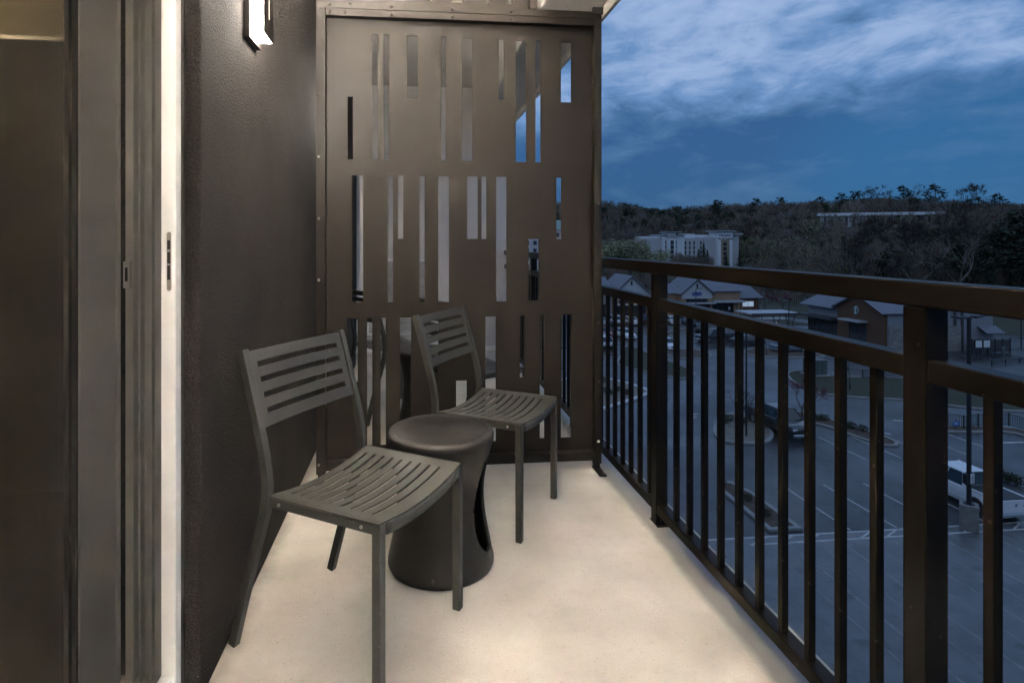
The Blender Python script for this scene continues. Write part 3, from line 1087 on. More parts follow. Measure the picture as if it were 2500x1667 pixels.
island([(1622, 858), (1680, 852), (1720, 857), (1742, 869), (1725, 877), (1660, 877), (1626, 868)], M_mulch)
island([(1585, 836), (1600, 826), (1640, 806), (1700, 802), (1708, 808), (1650, 815), (1628, 827)], M_mulch)
island([(1814, 859), (1832, 850), (1900, 852), (1960, 858), (2012, 868), (2017, 872), (1960, 875), (1850, 871), (1820, 865)], M_mulch)
sheet('sidewalk', [(32, 102.3), (72, 102.3), (72, 105.1), (32, 105.1)], GZ + 0.10, M_walk, kind='structure')
sheet('sidewalk', [(56, 77.2), (62.9, 69.5), (62.9, 94), (52, 94)], GZ + 0.10, M_walk, kind='structure')
sheet('lawn', [(73, 88), (118, 74), (150, 93), (150, 116), (76, 116)], GZ + 0.03, M_grass, kind='structure')
sheet('lawn', [(56, 94.5), (72, 94.5), (70, 101), (57, 99.5)], GZ + 0.05, M_grass, kind='structure')

# ---------------------------------------------------------------- plants


def leaf_cloud(mb, c, rad, n, size, r_, flat=0.8):
    for _ in range(n):
        while True:
            p = Vector((r_.uniform(-1, 1), r_.uniform(-1, 1), r_.uniform(-1, 1)))
            if 0.15 < p.length < 1:
                break
        q = Vector((c[0] + p.x * rad[0], c[1] + p.y * rad[1], c[2] + p.z * rad[2]))
        a = Vector((r_.gauss(0, 1), r_.gauss(0, 1), r_.gauss(0, flat))).normalized() * size * r_.uniform(0.6, 1.3)
        b = a.cross(Vector((r_.gauss(0, 1), r_.gauss(0, 1), r_.gauss(0, 1)))).normalized() * size * 0.55
        mb.quad(q - a, q + b, q + a, q - b)


def branch(mb, p, d, ln, r, lev, r_, tips, spread=0.55, split=(2, 3), grav=0.12):
    steps = 3
    path = [p]
    q, dd = Vector(p), Vector(d)
    for _ in range(steps):
        dd = (dd + Vector((r_.gauss(0, .13), r_.gauss(0, .13), r_.gauss(0, .08) + grav * 0.3))).normalized()
        q = q + dd * ln / steps
        path.append(q)
    mb.tube(path, r, 5 if lev > 2 else 3, r * 0.68, caps=False)
    if lev == 0:
        tips.append((q, dd))
        return
    for k in range(r_.choice(split)):
        s = dd.cross(Vector((r_.gauss(0, 1), r_.gauss(0, 1), r_.gauss(0, 1)))).normalized()
        nd = (dd * (1 - spread * 0.45) + s * spread * r_.uniform(0.7, 1.3) + Vector((0, 0, grav))).normalized()
        at_ = path[-1] if k == 0 else path[r_.choice((2, 3))]
        branch(mb, at_, nd, ln * r_.uniform(0.64, 0.82), r * (0.68 if k == 0 else 0.52), lev - 1, r_, tips, spread, split, grav)


M_bark = mat('dark_bark', (0.055, 0.043, 0.034), 0.9, var=0.3, vscale=5)
M_pbark = mat('pale_bark', (0.15, 0.135, 0.115), 0.9, var=0.35, vscale=1.5)
M_twig = mat('grey_twigs', (0.085, 0.072, 0.060), 0.9, var=0.3, vscale=2)
M_pink = mat('redbud_blossom', (0.165, 0.068, 0.088), 0.85, var=0.35, vscale=3)
M_ever = mat('evergreen_needles', (0.034, 0.046, 0.028), 0.85, var=0.4, vscale=1.5)
M_shrub = mat('dark_shrub_leaves', (0.030, 0.038, 0.018), 0.8, var=0.4, vscale=6)
M_willow = mat('pale_spring_leaves', (0.105, 0.125, 0.055), 0.85, var=0.35, vscale=0.4)


def deciduous(base_, h, seed, lab, name, group=None, blossom=None, n_tip=6, lsz=0.12, lev=4, spread=0.55, bark=None, split=(2, 3), trunk=0.28, rad=None, fork=1, thick=0.022):
    r_ = random.Random(seed)
    e = empty(name, base_, label=lab, cat='tree', group=group)
    tips, mb, tk = [], MB(), MB()
    top = Vector((r_.uniform(-.03, .03) * h, r_.uniform(-.03, .03) * h, h * trunk))
    tk.tube([(0, 0, -0.05), tuple(top * 0.5), tuple(top)], h * thick, 7, h * thick * 0.75)
    tk.build('trunk', bark or M_bark, e, rel=False, smooth=True)
    for k in range(fork):
        a = 2 * math.pi * k / max(1, fork) + r_.uniform(0, 1)
        d0 = Vector((math.cos(a), math.sin(a), 1.1)).normalized() if fork > 1 else Vector((r_.gauss(0, .1), r_.gauss(0, .1), 1)).normalized()
        branch(mb, top, d0, h * 0.27, h * thick * 0.62, lev, r_, tips, spread, split)
    mb.build('branches', bark or M_bark, e, rel=False)
    tw = MB()
    for q, d_ in tips:
        for _ in range(n_tip):
            if blossom:
                c = q - d_ * r_.uniform(0, h * 0.13) + Vector((r_.gauss(0, 1), r_.gauss(0, 1), r_.gauss(0, 1))) * h * 0.018
                a = Vector((r_.gauss(0, 1), r_.gauss(0, 1), r_.gauss(0, 1))).normalized() * lsz * r_.uniform(0.6, 1.2)
                b = a.cross(Vector((r_.gauss(0, 1), r_.gauss(0, 1), r_.gauss(0, 1)))).normalized() * lsz * 0.6
                tw.quad(c - a, c + b, c + a, c - b)
            else:
                dd = (d_ + Vector((r_.gauss(0, .5), r_.gauss(0, .5), r_.gauss(0, .4)))).normalized()
                s = dd.cross(Vector((0.3, 0.5, 0.8))).normalized() * lsz * 0.12
                l_ = h * r_.uniform(0.04, 0.10)
                b0 = q - d_ * r_.uniform(0, h * 0.06)
                tw.quad(b0 - s, b0 + s, b0 + dd * l_)
    if tw.f:
        tag(tw.build('blossom' if blossom else 'twigs', blossom or M_twig, e, rel=False), kind='stuff')
    return e


def spruce(base_, h, w, seed, lab, name='spruce_tree', group=None, m=None):
    r_ = random.Random(seed)
    e = empty(name, base_, label=lab, cat='tree', group=group)
    MB().tube([(0, 0, -0.05), (0, 0, h * 0.97)], h * 0.016, 6, h * 0.003).build('trunk', M_bark, e, rel=False)
    mb = MB()
    nw = 22
    for k in range(nw):
        t = k / nw
        z = h * (0.05 + 0.93 * t)
        rr = w * (1 - t) ** 0.85 * r_.uniform(0.8, 1.12) + 0.02 * h
        nb = 9
        for i in range(nb):
            a = 2 * math.pi * (i + r_.random()) / nb
            l_ = rr * r_.uniform(0.65, 1.15)
            d0 = Vector((math.cos(a), math.sin(a), 0))
            s = Vector((-d0.y, d0.x, 0))
            for j in range(4):
                f0, f1 = j / 4, (j + 1) / 4 + 0.1
                zz0, zz1 = z - l_ * 0.32 * f0 + r_.gauss(0, .02) * h, z - l_ * 0.32 * f1
                ww = l_ * 0.30 * (1 - f0 * 0.6)
                mb.quad(d0 * l_ * f0 + Vector((0, 0, zz0)), d0 * l_ * (f0 + f1) / 2 + s * ww + Vector((0, 0, zz0 - 0.03 * h * r_.random())), d0 * l_ * f1 + Vector((0, 0, zz1)), d0 * l_ * (f0 + f1) / 2 - s * ww + Vector((0, 0, zz0 - 0.03 * h * r_.random())))
    mb.build('crown', m or M_ever, e, rel=False)
    return e


def pine(base_, h, seed, lab, group=None, w=0.22):
    r_ = random.Random(seed)
    e = empty('pine_tree', base_, label=lab, cat='tree', group=group)
    MB().tube([(0, 0, -0.1), (r_.gauss(0, .1), 0, h * 0.5), (0, 0, h * 0.97)], h * 0.016, 6, h * 0.005).build('trunk', M_bark, e, rel=False)
    mb, br = MB(), MB()
    for k in range(15):
        t = 0.42 + 0.56 * k / 14
        for i in range(3):
            a = r_.uniform(0, 6.28)
            l_ = h * w * (1.25 - t) * r_.uniform(0.5, 1.3) + h * 0.02
            tip = Vector((math.cos(a) * l_, math.sin(a) * l_, h * t + l_ * 0.12))
            br.tube([(0, 0, h * t - l_ * 0.1), tuple(tip)], h * 0.004, 3, h * 0.002, caps=False)
            leaf_cloud(mb, tip * 0.94 + Vector((0, 0, h * 0.0)), (l_ * 0.55, l_ * 0.55, h * 0.022), 16, h * 0.026, r_, 0.5)
    br.build('branches', M_bark, e, rel=False)
    mb.build('crown', M_ever, e, rel=False)
    return e


def shrub(u, v, r, lab, seed, m=None, gz=0.09):
    b = G(u, v)
    e = empty('low_shrub', (b.x, b.y, GZ + gz), label=lab, cat='shrub', group='low shrubs on the car park islands')
    r_ = random.Random(seed)
    st = MB()
    for k in range(5):
        a = r_.uniform(0, 6.28)
        st.tube([(0, 0, -0.02), (math.cos(a) * r * 0.5, math.sin(a) * r * 0.5, r * 0.7)], 0.02, 4, 0.01)
    st.build('stems', M_bark, e, rel=False)
    mb = MB()
    leaf_cloud(mb, (0, 0, r * 0.62), (r, r, r * 0.6), 170, r * 0.17, r_)
    mb.build('leaves', m or M_shrub, e, rel=False)
    return e


sl_ = 'low dark shrub on the kerbed island beside the black pickup'
for i, (u, v) in enumerate(((1767, 1036), (1781, 1029), (1813, 1036), (1835, 1030))):
    shrub(u, v, 0.42, 'low dark shrub on the stony kerbed island beside the black pickup', 30 + i)
for i, (u, v) in enumerate(((1978, 1024), (1998, 1027), (2013, 1028), (2070, 1044), (2079, 1049), (2106, 1055))):
    shrub(u, v, 0.40, 'low dark shrub on the long mulch island with the kerb drain', 40 + i)
for i, (u, v) in enumerate(((1763, 1187), (1825, 1225), (1872, 1263))):
    shrub(u, v, 0.30, 'low dark shrub in the square-ended island beside the concrete deck', 50 + i, M_grass)
for i, (u, v) in enumerate(((1474, 935), (1480, 960), (1506, 957), (1487, 965), (1530, 965))):
    shrub(u, v, 0.45, 'low dark shrub on the white-kerbed island', 60 + i)
for i, (u, v) in enumerate(((2445, 1172), (2483, 1183), (2462, 1176))):
    shrub(u, v, 0.5, 'low shrub beyond the white pickup bed', 70 + i, gz=0.0)

tr = deciduous(tuple(G(1809, 1040, 0.09)), 3.6, 3, 'small bare redbud leaning over the stony island', 'redbud_tree', 'redbud trees around the car park', M_pink, 5, 0.035, 4, 0.62, trunk=0.18, fork=3)
deciduous(tuple(G(1958, 1018, 0.09)), 3.4, 5, 'bright pink budding redbud behind the black pickup', 'redbud_tree', 'redbud trees around the car park', M_pink, 16, 0.05, 4, 0.62, trunk=0.18, fork=3)
deciduous(tuple(G(1869, 766, 0.05)), 4.6, 8, 'round pink redbud nearer the bank', 'redbud_tree', 'redbud trees around the car park', M_pink, 26, 0.12, 3, 0.6, trunk=0.3, fork=3)
deciduous(tuple(G(1911, 764, 0.05)), 5.0, 9, 'round pink redbud nearer the patio canopy', 'redbud_tree', 'redbud trees around the car park', M_pink, 26, 0.12, 3, 0.6, trunk=0.3, fork=3)
deciduous(tuple(G(2075, 952, 0.05)), 3.4, 11, 'small bare sapling on the lawn beside the transformer', 'sapling', None, None, 5, 0.15, 3, 0.5, trunk=0.35)
deciduous(tuple(G(1871, 868, 0.05)), 2.8, 12, 'thin bare sapling on the mulch strip in front of the dark sedan', 'sapling', None, None, 4, 0.12, 3, 0.5, trunk=0.4)

# ---------------------------------------------------------------- vehicles
M_tyre = mat('tyre_rubber', (0.014, 0.014, 0.014), 0.8, var=0.2, vscale=10)
M_rim = mat('alloy_rim', (0.40, 0.41, 0.42), 0.35, metal=0.9, var=0.1, vscale=10)
M_cglass = mat('car_glass', (0.014, 0.017, 0.020), 0.06, var=0.1, vscale=1, spec=0.8)
M_trim = mat('black_trim', (0.016, 0.016, 0.017), 0.5, var=0.15, vscale=8)
M_hl = mat('headlight_lens', (0.55, 0.57, 0.60), 0.12, var=0.08, vscale=20)
M_tl = mat('tail_light_lens', (0.20, 0.012, 0.012), 0.15, var=0.1, vscale=20)
M_chrome = mat('chrome', (0.60, 0.61, 0.63), 0.18, metal=1.0, var=0.05, vscale=10)
M_plate = mat('number_plate', (0.55, 0.56, 0.58), 0.5, var=0.05, vscale=20)
PAINT = {}


def paint(n, c):
    if n not in PAINT:
        PAINT[n] = mat(n + '_car_paint', c, 0.28, var=0.04, vscale=2, coat=0.6, rvar=0.05)
    return PAINT[n]


SPEC = {   # length, width, roof height, cabin base x0..x1, cabin roof x0..x1, belt height, bonnet height, tail height, wheel radius
    'sedan': (4.75, 1.82, 1.44, -1.95, 1.15, -1.25, 0.30, 0.93, 0.90, 0.98, 0.33),
    'suv': (4.75, 1.90, 1.74, -2.28, 1.15, -2.05, 0.45, 1.08, 1.05, 1.08, 0.37),
    'pickup': (5.85, 2.02, 1.93, -0.95, 1.50, -0.78, 0.85, 1.22, 1.16, 1.22, 0.41),
}


def car(kind, col, x, y, rz, lab, name, dark_bed=True):
    L, Wd, H, c0, c1, r0, r1, belt, hood, tail, wr = SPEC[kind]
    e = empty(name, (x, y, GZ + 0.002), rz, lab, 'car' if kind != 'pickup' else 'pickup truck', 'vehicles in the car park')
    P = paint(*col)
    hw, hl = Wd / 2, L / 2
    zb = 0.26 if kind == 'sedan' else 0.36
    # lower body: lofted stations with rounded shoulders
    st_ = [(-hl, tail - 0.14, .90, zb + .16), (-hl + .08, tail - .03, .96, zb + .05), (-hl + .5, tail, 1.0, zb), (c0, belt, 1.0, zb), (c1 - .1, belt, 1.0, zb), (c1 + .12, hood + .02, .99, zb), (hl - .45, hood - .06, .96, zb), (hl - .10, hood - .17, .88, zb + .04), (hl, hood - .34, .80, zb + .14)]
    bm_ = MB()
    prof_n = 9
    for sx, zt, wf, z0 in st_:
        w = hw * wf
        m_ = (zt - z0)
        bm_.v += [(sx, -w * .94, z0), (sx, -w, z0 + m_ * .25), (sx, -w * .995, z0 + m_ * .62), (sx, -w * .955, zt - m_ * .10), (sx, -w * .86, zt), (sx, 0, zt + .02), (sx, w * .86, zt), (sx, w * .955, zt - m_ * .10), (sx, w * .995, z0 + m_ * .62), (sx, w, z0 + m_ * .25), (sx, w * .94, z0)]
    k_ = 11
    for i in range(len(st_) - 1):
        bm_.f += [(i * k_ + j, i * k_ + j + 1, (i + 1) * k_ + j + 1, (i + 1) * k_ + j) for j in range(k_ - 1)]
        bm_.f.append((i * k_ + k_ - 1, i * k_, (i + 1) * k_, (i + 1) * k_ + k_ - 1))
    bm_.f += [tuple(range(k_)), tuple(reversed(range((len(st_) - 1) * k_, len(st_) * k_)))]
    bm_.build('body', P, e, rel=False, smooth=False, bevel=0.02)
    # cabin: roof, pillars and separate panes
    wb, wt = hw * .90, hw * .72
    B = [Vector((c0, -wb, belt)), Vector((c1, -wb, belt)), Vector((c1, wb, belt)), Vector((c0, wb, belt))]
    T = [Vector((r0, -wt, H - .05)), Vector((r1, -wt, H - .05)), Vector((r1, wt, H - .05)), Vector((r0, wt, H - .05))]
    rf = MB()
    rf.hexa(T, [Vector((r0 + .12, -wt + .10, H)), Vector((r1 - .15, -wt + .10, H)), Vector((r1 - .15, wt - .10, H)), Vector((r0 + .12, wt - .10, H))])
    for a, b in zip(B, T):
        rf.tube([tuple(a), tuple(b)], 0.055, 5)
    for s in (-1, 1):
        for f in ((.45,) if kind != 'suv' else (.36, .68)):
            a = Vector((c0 + (c1 - c0) * f, s * wb, belt))
            b = Vector((r0 + (r1 - r0) * (f + .04), s * wt, H - .05))
            rf.tube([tuple(a), tuple(b)], 0.035, 4)
    roof = rf.build('roof', P, e, rel=False, smooth=False, bevel=0.01)
    if kind == 'suv':
        for s in (-1, 1):
            MB().box(r0 + .2, r1 - .2, s * (wt - .12) - .02, s * (wt - .12) + .02, H + .0, H + .05).build('roof_rail', M_chrome, roof, rel=False)
    ins = 0.02

    def pane(nm, p):
        c = sum(p, Vector()) / 4
        MB().quad(*[q + (c - q) * 0.03 for q in p]).build(nm, M_cglass, e, rel=False, solid=0.012)
    pane('windshield', [B[1], B[2], T[2], T[1]])
    pane('rear_window', [B[3], B[0], T[0], T[3]])
    pane('side_window', [B[0], B[1], T[1], T[0]])
    pane('side_window', [B[2], B[3], T[3], T[2]])
    for s in (-1, 1):
        MB().box(c1 - .32, c1 - .16, s * (hw + .02) - .09, s * (hw + .02) + .09, belt - .03, belt + .13).build('mirror', P if kind == 'sedan' else M_trim, e, rel=False, bevel=0.02)
        MB().box(hl - .22, hl - .035, s * hw * .70 - .16, s * hw * .70 + .16, hood - .36, hood - .20).build('headlight', M_hl, e, rel=False, bevel=0.02)
        MB().box(-hl - .012, -hl + .07, s * hw * .80 - .10, s * hw * .80 + .10, tail - (.30 if kind == 'sedan' else .48), tail - .14).build('tail_light', M_tl, e, rel=False, bevel=0.015)
        for hx in ((c0 + c1) / 2 - .35, (c0 + c1) / 2 + .55):
            MB().box(hx, hx + .2, s * hw * .996 - .012, s * hw * .996 + .012, belt - .18, belt - .14).build('door_handle', P, e, rel=False)
        for wx in (-hl + L * .205, hl - L * .185):
            wv = MB().cyl((wx, s * (hw - .12), wr), wr, 'y', -.12, .125, 20).build('wheel', M_tyre, e, rel=False, bevel=0.02)
            MB().cyl((wx, s * (hw + .008) , wr), wr * .64, 'y', -.003, .003, 12).build('rim', M_rim, wv, rel=False)
            MB().cyl((wx, s * (hw - .06), wr + .03), wr * 1.22, 'y', -.06, .064, 20).build('wheel_arch', M_trim, e, rel=False)
    MB().box(hl - .10, hl + .012, -hw * .46, hw * .46, hood - .50, hood - .24).build('grille', M_trim, e, rel=False, bevel=0.02)
    MB().box(hl - .22, hl + .05, -hw * .86, hw * .86, zb + .02, zb + .24).build('front_bumper', P if kind == 'sedan' else M_chrome if kind == 'pickup' else M_trim, e, rel=False, bevel=0.05)
    MB().box(-hl - .05, -hl + .2, -hw * .88, hw * .88, zb + .02, zb + .24).build('rear_bumper', P if kind == 'sedan' else M_chrome if kind == 'pickup' else M_trim, e, rel=False, bevel=0.05)
    MB().box(hl + .05, hl + .06, -.16, .16, zb + .06, zb + .18).build('number_plate', M_plate, e, rel=False)
    if kind == 'pickup':
        MB().box(-hl + .12, c0 - .10, -hw * .80, hw * .80, tail + .022, tail + .045).build('bed_cover', M_trim, e, rel=False)
        for s in (-1, 1):
            MB().box(-hl + .10, c0 - .05, s * hw * .90 - .06, s * hw * .90 + .06, tail - .02, tail + .055).build('bed_side', P, e, rel=False, bevel=0.02)
        tg = MB().box(-hl - .022, -hl + .03, -hw * .76, hw * .76, zb + .28, tail + .05).build('tailgate', P, e, rel=False, bevel=0.015)
        MB().cyl((-hl - .022, 0, tail - .20), 0.085, 'x', -.012, 0, 16).build('emblem', M_chrome, tg, rel=False)
        MB().box(-hl - .028, -hl - .022, -.62, -.40, tail - .25, tail - .21).build('badge', M_trim, tg, rel=False)
        MB().tube([(-hl + .1, 0, zb - .02), (-hl - .16, 0, zb - .02)], 0.035, 6).build('tow_hitch', M_trim, e, rel=False)
    return e


WHT, BLK, SLV, GRY, RED, DKG = ('white', (0.66, 0.67, 0.69)), ('black', (0.010, 0.010, 0.012)), ('silver', (0.36, 0.38, 0.40)), ('grey_blue', (0.10, 0.13, 0.16)), ('red', (0.20, 0.016, 0.014)), ('dark_grey', (0.035, 0.037, 0.042))
UP, DN, RT, LF = R(90), R(-90), 0.0, R(180)
car('pickup', WHT, 30.95, 29.43, UP, 'white pickup truck with a dark bed cover parked beside the concrete lamp base', 'pickup_truck')
car('pickup', BLK, 28.35, 41.93, DN + R(2), 'black pickup truck parked beside the stony kerbed island', 'pickup_truck')
car('suv', BLK, 46.9, 86.56, R(-12), 'dark sport utility vehicle turning across the aisle in front of the bank', 'parked_car')
car('pickup', DKG, 44.6, 80.70, LF + R(10), 'dark pickup truck driving along the aisle in front of the bank', 'pickup_truck')
car('sedan', DKG, 47.7, 77.46, RT + R(6), 'dark grey sedan beside the thin bare sapling', 'parked_car')
car('sedan', GRY, 50.3, 72.21, RT + R(4), 'blue-grey sedan beside the short lamp post', 'parked_car')
car('sedan', WHT, 32.5, 85.17, DN + R(6), 'white sedan next to the red car', 'parked_car')
car('sedan', RED, 29.7, 86.72, DN, 'red car between two white cars', 'parked_car')
car('sedan', WHT, 26.9, 85.64, DN, 'white sedan on the far side of the red car from the bank', 'parked_car')
car('suv', WHT, 26.4, 77.92, UP, 'white sport utility vehicle near the grass median', 'parked_car')
car('sedan', WHT, 35.0, 76.07, DN, 'white sedan parked nose towards the brown mulch median', 'parked_car')
for x, k, c, lab in ((33.2, 'sedan', SLV, 'silver car at the kerb before the gabled shop'), (36.0, 'suv', WHT, 'tall white car at the kerb before the gabled shop'), (38.8, 'sedan', WHT, 'white car beside a black one at the kerb before the gabled shop'),
                     (41.4, 'suv', BLK, 'black car at the kerb before the gabled shop'), (43.9, 'sedan', SLV, 'silver car at the kerb between the gabled shop and the bank'), (46.5, 'sedan', WHT, 'white car at the kerb before the bank'), (49.1, 'sedan', GRY, 'blue-grey car at the kerb before the bank')):
    car(k, c, x, 99.6, UP, lab, 'parked_car')

# ---------------------------------------------------------------- lamp posts, signs, boxes, fences
M_pole = mat('dark_pole_paint', (0.018, 0.018, 0.020), 0.5, var=0.15, vscale=4)
M_conc = mat('rough_concrete_base', (0.20, 0.195, 0.185), 0.85, var=0.3, vscale=2.5, bump=0.5, bscale=18, bdist=0.01)
M_sign = mat('white_sign', (0.62, 0.63, 0.64), 0.5, var=0.05, vscale=10)
M_blue = mat('blue_sign', (0.05, 0.16, 0.42), 0.5, var=0.05, vscale=10)
M_bluel = mat('blue_letters', (0.030, 0.060, 0.30), 0.4, var=0.05, vscale=10)
M_lens = mat('unlit_lamp_lens', (0.45, 0.46, 0.48), 0.3, var=0.05, vscale=10)


def lamp_post(p, h, lab, heads=1, rz=0.0, base_=0.0, r=0.07):
    e = empty('lamp_post', p, rz, lab, 'lamp post', 'lamp posts in the car park')
    MB().tube([(0, 0, base_), (0, 0, h)], r, 8, r * 0.85).build('pole', M_pole, e, rel=False)
    for s in ((1,) if heads == 1 else (-1, 1)):
        a = MB()
        a.tube([(0, 0, h - .12), (s * .35, 0, h - .02)], 0.04, 6)
        a.build('arm', M_pole, e, rel=False)
        hd = MB().hexa([(s * .35, -.17, h - .07), (s * 1.15, -.19, h + .02), (s * 1.15, .19, h + .02), (s * .35, .17, h - .07)], [(s * .35, -.15, h + .05), (s * 1.15, -.17, h + .10), (s * 1.15, .17, h + .10), (s * .35, .15, h + .05)]).build('lamp_head', M_pole, e, rel=False, bevel=0.02)
        MB().box(min(s * .5, s * 1.05), max(s * .5, s * 1.05), -.13, .13, h - .055, h - .05).build('lens', M_lens, hd, rel=False)
    return e


b = G(2366, 1290)
lp = lamp_post((28.15, 26.38, GZ + 0.006), 10.75, 'tall twin-headed lamp post on a square concrete base by the white pickup', 2, R(14), 1.26, 0.11)
sp_ = MB()
q = [(0.53 * math.cos(R(45 + 31 + 90 * k)), 0.53 * math.sin(R(45 + 31 + 90 * k))) for k in range(4)]
sp_.prism(q, 0.0, 1.27)
sp_.build('concrete_base', M_conc, lp, rel=False, bevel=0.03)
MB().cyl((0, 0, 1.27), 0.22, 'z', 0, 0.05, 12).build('base_flange', M_pole, lp, rel=False)
sg = MB().box(-.13, .16, -.15, -.13, 2.35, 2.85).build('small_sign', M_sign, lp, rel=False)
for k in range(4):
    MB().box(-.09 + .02 * (k % 2), .12 - .02 * (k % 2), -.1535, -.1505, 2.43 + .09 * k, 2.46 + .09 * k).build('sign_line', M_trim, sg, rel=False)
MB().box(-.34, -.13, -.10, .10, 2.33, 2.83).build('switch_box', M_pole, lp, rel=False)
lamp_post(tuple(G(1822, 1066, 0.09)), 8.2, 'lamp post standing in the stony kerbed island', 2, R(20))
lamp_post(tuple(G(1699, 803, 0.09)), 6.75, 'lamp post in front of the bank sign', 1)
lamp_post(tuple(G(1926, 863, 0.09)), 6.7, 'short lamp post on the mulch strip by the blue-grey sedan', 1, R(90))
lamp_post(tuple(G(2493, 849, 0.03)), 4.4, 'lamp post on the grass behind the drive-through lane', 2)
YSCALE = 0.7715
for y_ in (86.5,):
    mbd = empty('menu_board', (73.1, 66.7, GZ), label='pair of pale drive-through menu boards by the coffee shop', cat='menu board')
    MB().box(72.2, 72.32, 86.45, 86.55, GZ, GZ + 1.0).build('leg', M_pole, mbd)
    MB().box(73.9, 74.02, 86.45, 86.55, GZ, GZ + 1.0).build('leg', M_pole, mbd)
    for x0 in (72.0, 73.15):
        k = MB().box(x0, x0 + 1.05, 86.4, 86.6, GZ + 1.0, GZ + 2.1).build('board', M_pole, mbd)
        MB().box(x0 + .08, x0 + .97, 86.385, 86.399, GZ + 1.1, GZ + 2.0).build('panel', M_sign, k)

YSCALE = 1.0
ub = empty('transformer', (44.0, 58.6, GZ + 0.08), label='grey-green electrical transformer cabinet on a concrete pad', cat='transformer')
M_util = mat('grey_green_steel', (0.085, 0.105, 0.098), 0.5, var=0.1, vscale=3)
MB().box(42.9, 45.1, 57.75, 59.7, GZ + .08, GZ + .22).build('pad', M_kerb, ub, bevel=0.02)
MB().box(43.1, 44.9, 58.0, 59.5, GZ + .22, GZ + 1.72).build('cabinet', M_util, ub, bevel=0.03)
MB().box(43.05, 44.95, 57.95, 59.55, GZ + 1.721, GZ + 1.80).build('lid', M_util, ub, bevel=0.02)
for x in (43.7, 44.3):
    MB().box(x - .02, x + .02, 57.985, 57.999, GZ + .25, GZ + 1.68).build('door_seam', M_trim, ub)

M_fence = mat('black_fence_paint', (0.012, 0.012, 0.013), 0.5, var=0.1, vscale=5)


def fence(pts, h, lab, gz=0.1):
    p = [G(*q) for q in pts]
    e = empty('picket_fence', tuple(p[0]), label=lab, cat='fence')
    pk = MB()
    for a, b in zip(p, p[1:]):
        d_ = b - a
        n_ = max(1, int(d_.length / 0.13))
        for i in range(1, n_):
            q = a + d_ * i / n_
            pk.box(q.x - .011, q.x + .011, q.y - .011, q.y + .011, GZ + gz + .10, GZ + gz + h - .03)
        for z in (.10, h - .03):
            MB().tube([(a.x, a.y, GZ + gz + z), (b.x, b.y, GZ + gz + z)], 0.022, 4).build('rail', M_fence, e)
    for q in p:
        MB().box(q.x - .035, q.x + .035, q.y - .035, q.y + .035, GZ + gz - .02, GZ + gz + h + .03).build('post', M_fence, e)
    k = pk.build('pickets', M_fence, e)
    tag(k, kind='stuff')
    return e


fence([(2225, 1036), (2300, 1040), (2353, 1047), (2369, 1049)], 0.95, 'low black picket fence with a blue sign')
fence([(2370, 1045), (2388, 1044), (2430, 1043), (2463, 1042), (2520, 1060), (2600, 1090)], 0.98, 'black picket fence running along the mulch bed behind the white pickup')
fence([(2106, 924), (2158, 926), (2215, 929)], 0.85, 'black picket fence at the top of the lawn')
fence([(2421, 893), (2455, 889), (2490, 886), (2540, 884)], 0.6, 'black picket fence beside the drive-through lane', 0.0)
b = G(2326, 1046)
sg = empty('blue_sign', (b.x, b.y - 0.25, GZ + 0.1), label='small blue sign in front of the black picket fence', cat='sign')
MB().box(b.x - .02, b.x + .02, b.y - .27, b.y - .23, GZ + .08, GZ + .75).build('post', M_fence, sg)
k = MB().prof([(b.x - .28, GZ + .33), (b.x + .18, GZ + .30), (b.x + .32, GZ + .50), (b.x + .16, GZ + .70), (b.x - .28, GZ + .62)], 'y', b.y - .30, b.y - .28).build('panel', M_blue, sg)
for i in range(3):
    MB().box(b.x - .18, b.x + .12, b.y - .306, b.y - .301, GZ + .40 + .08 * i, GZ + .43 + .08 * i).build('sign_line', M_sign, k)

# ---------------------------------------------------------------- shops
YSCALE = 0.7715
M_roof = mat('slate_blue_metal_roof', (0.115, 0.118, 0.142), 0.38, var=0.12, vscale=0.8, rvar=0.08)
M_seam = mat('roof_seam', (0.30, 0.31, 0.36), 0.35, var=0.08, vscale=1)
M_tan = mat('tan_stucco', (0.29, 0.185, 0.115), 0.9, var=0.08, vscale=0.8)
M_white = mat('pale_shop_stucco', (0.42, 0.42, 0.43), 0.9, var=0.06, vscale=0.6)
M_brown = mat('brown_shop_cladding', (0.105, 0.052, 0.026), 0.75, var=0.12, vscale=0.8)
M_stone = mat('stacked_stone', (0.22, 0.205, 0.19), 0.9, var=0.35, vscale=2.2, bump=0.6, bscale=5, bdist=0.05)
M_grey = mat('grey_shop_stucco', (0.225, 0.228, 0.245), 0.9, var=0.06, vscale=0.6)
M_fascia = mat('dark_fascia', (0.055, 0.052, 0.056), 0.6, var=0.1, vscale=2)
M_sglass = mat('shop_glass', (0.018, 0.020, 0.024), 0.08, var=0.1, vscale=0.5, spec=0.7)
M_canopy = mat('pale_canopy_metal', (0.40, 0.41, 0.43), 0.45, var=0.08, vscale=1)
M_lit = emis('lit_shop_window', (0.62, 0.80, 1.0), 0.30)
M_litb = emis('lit_blue_sign', (0.25, 0.50, 1.0), 1.1)
M_litw = emis('small_lit_lamp', (1.0, 0.9, 0.75), 2.5)


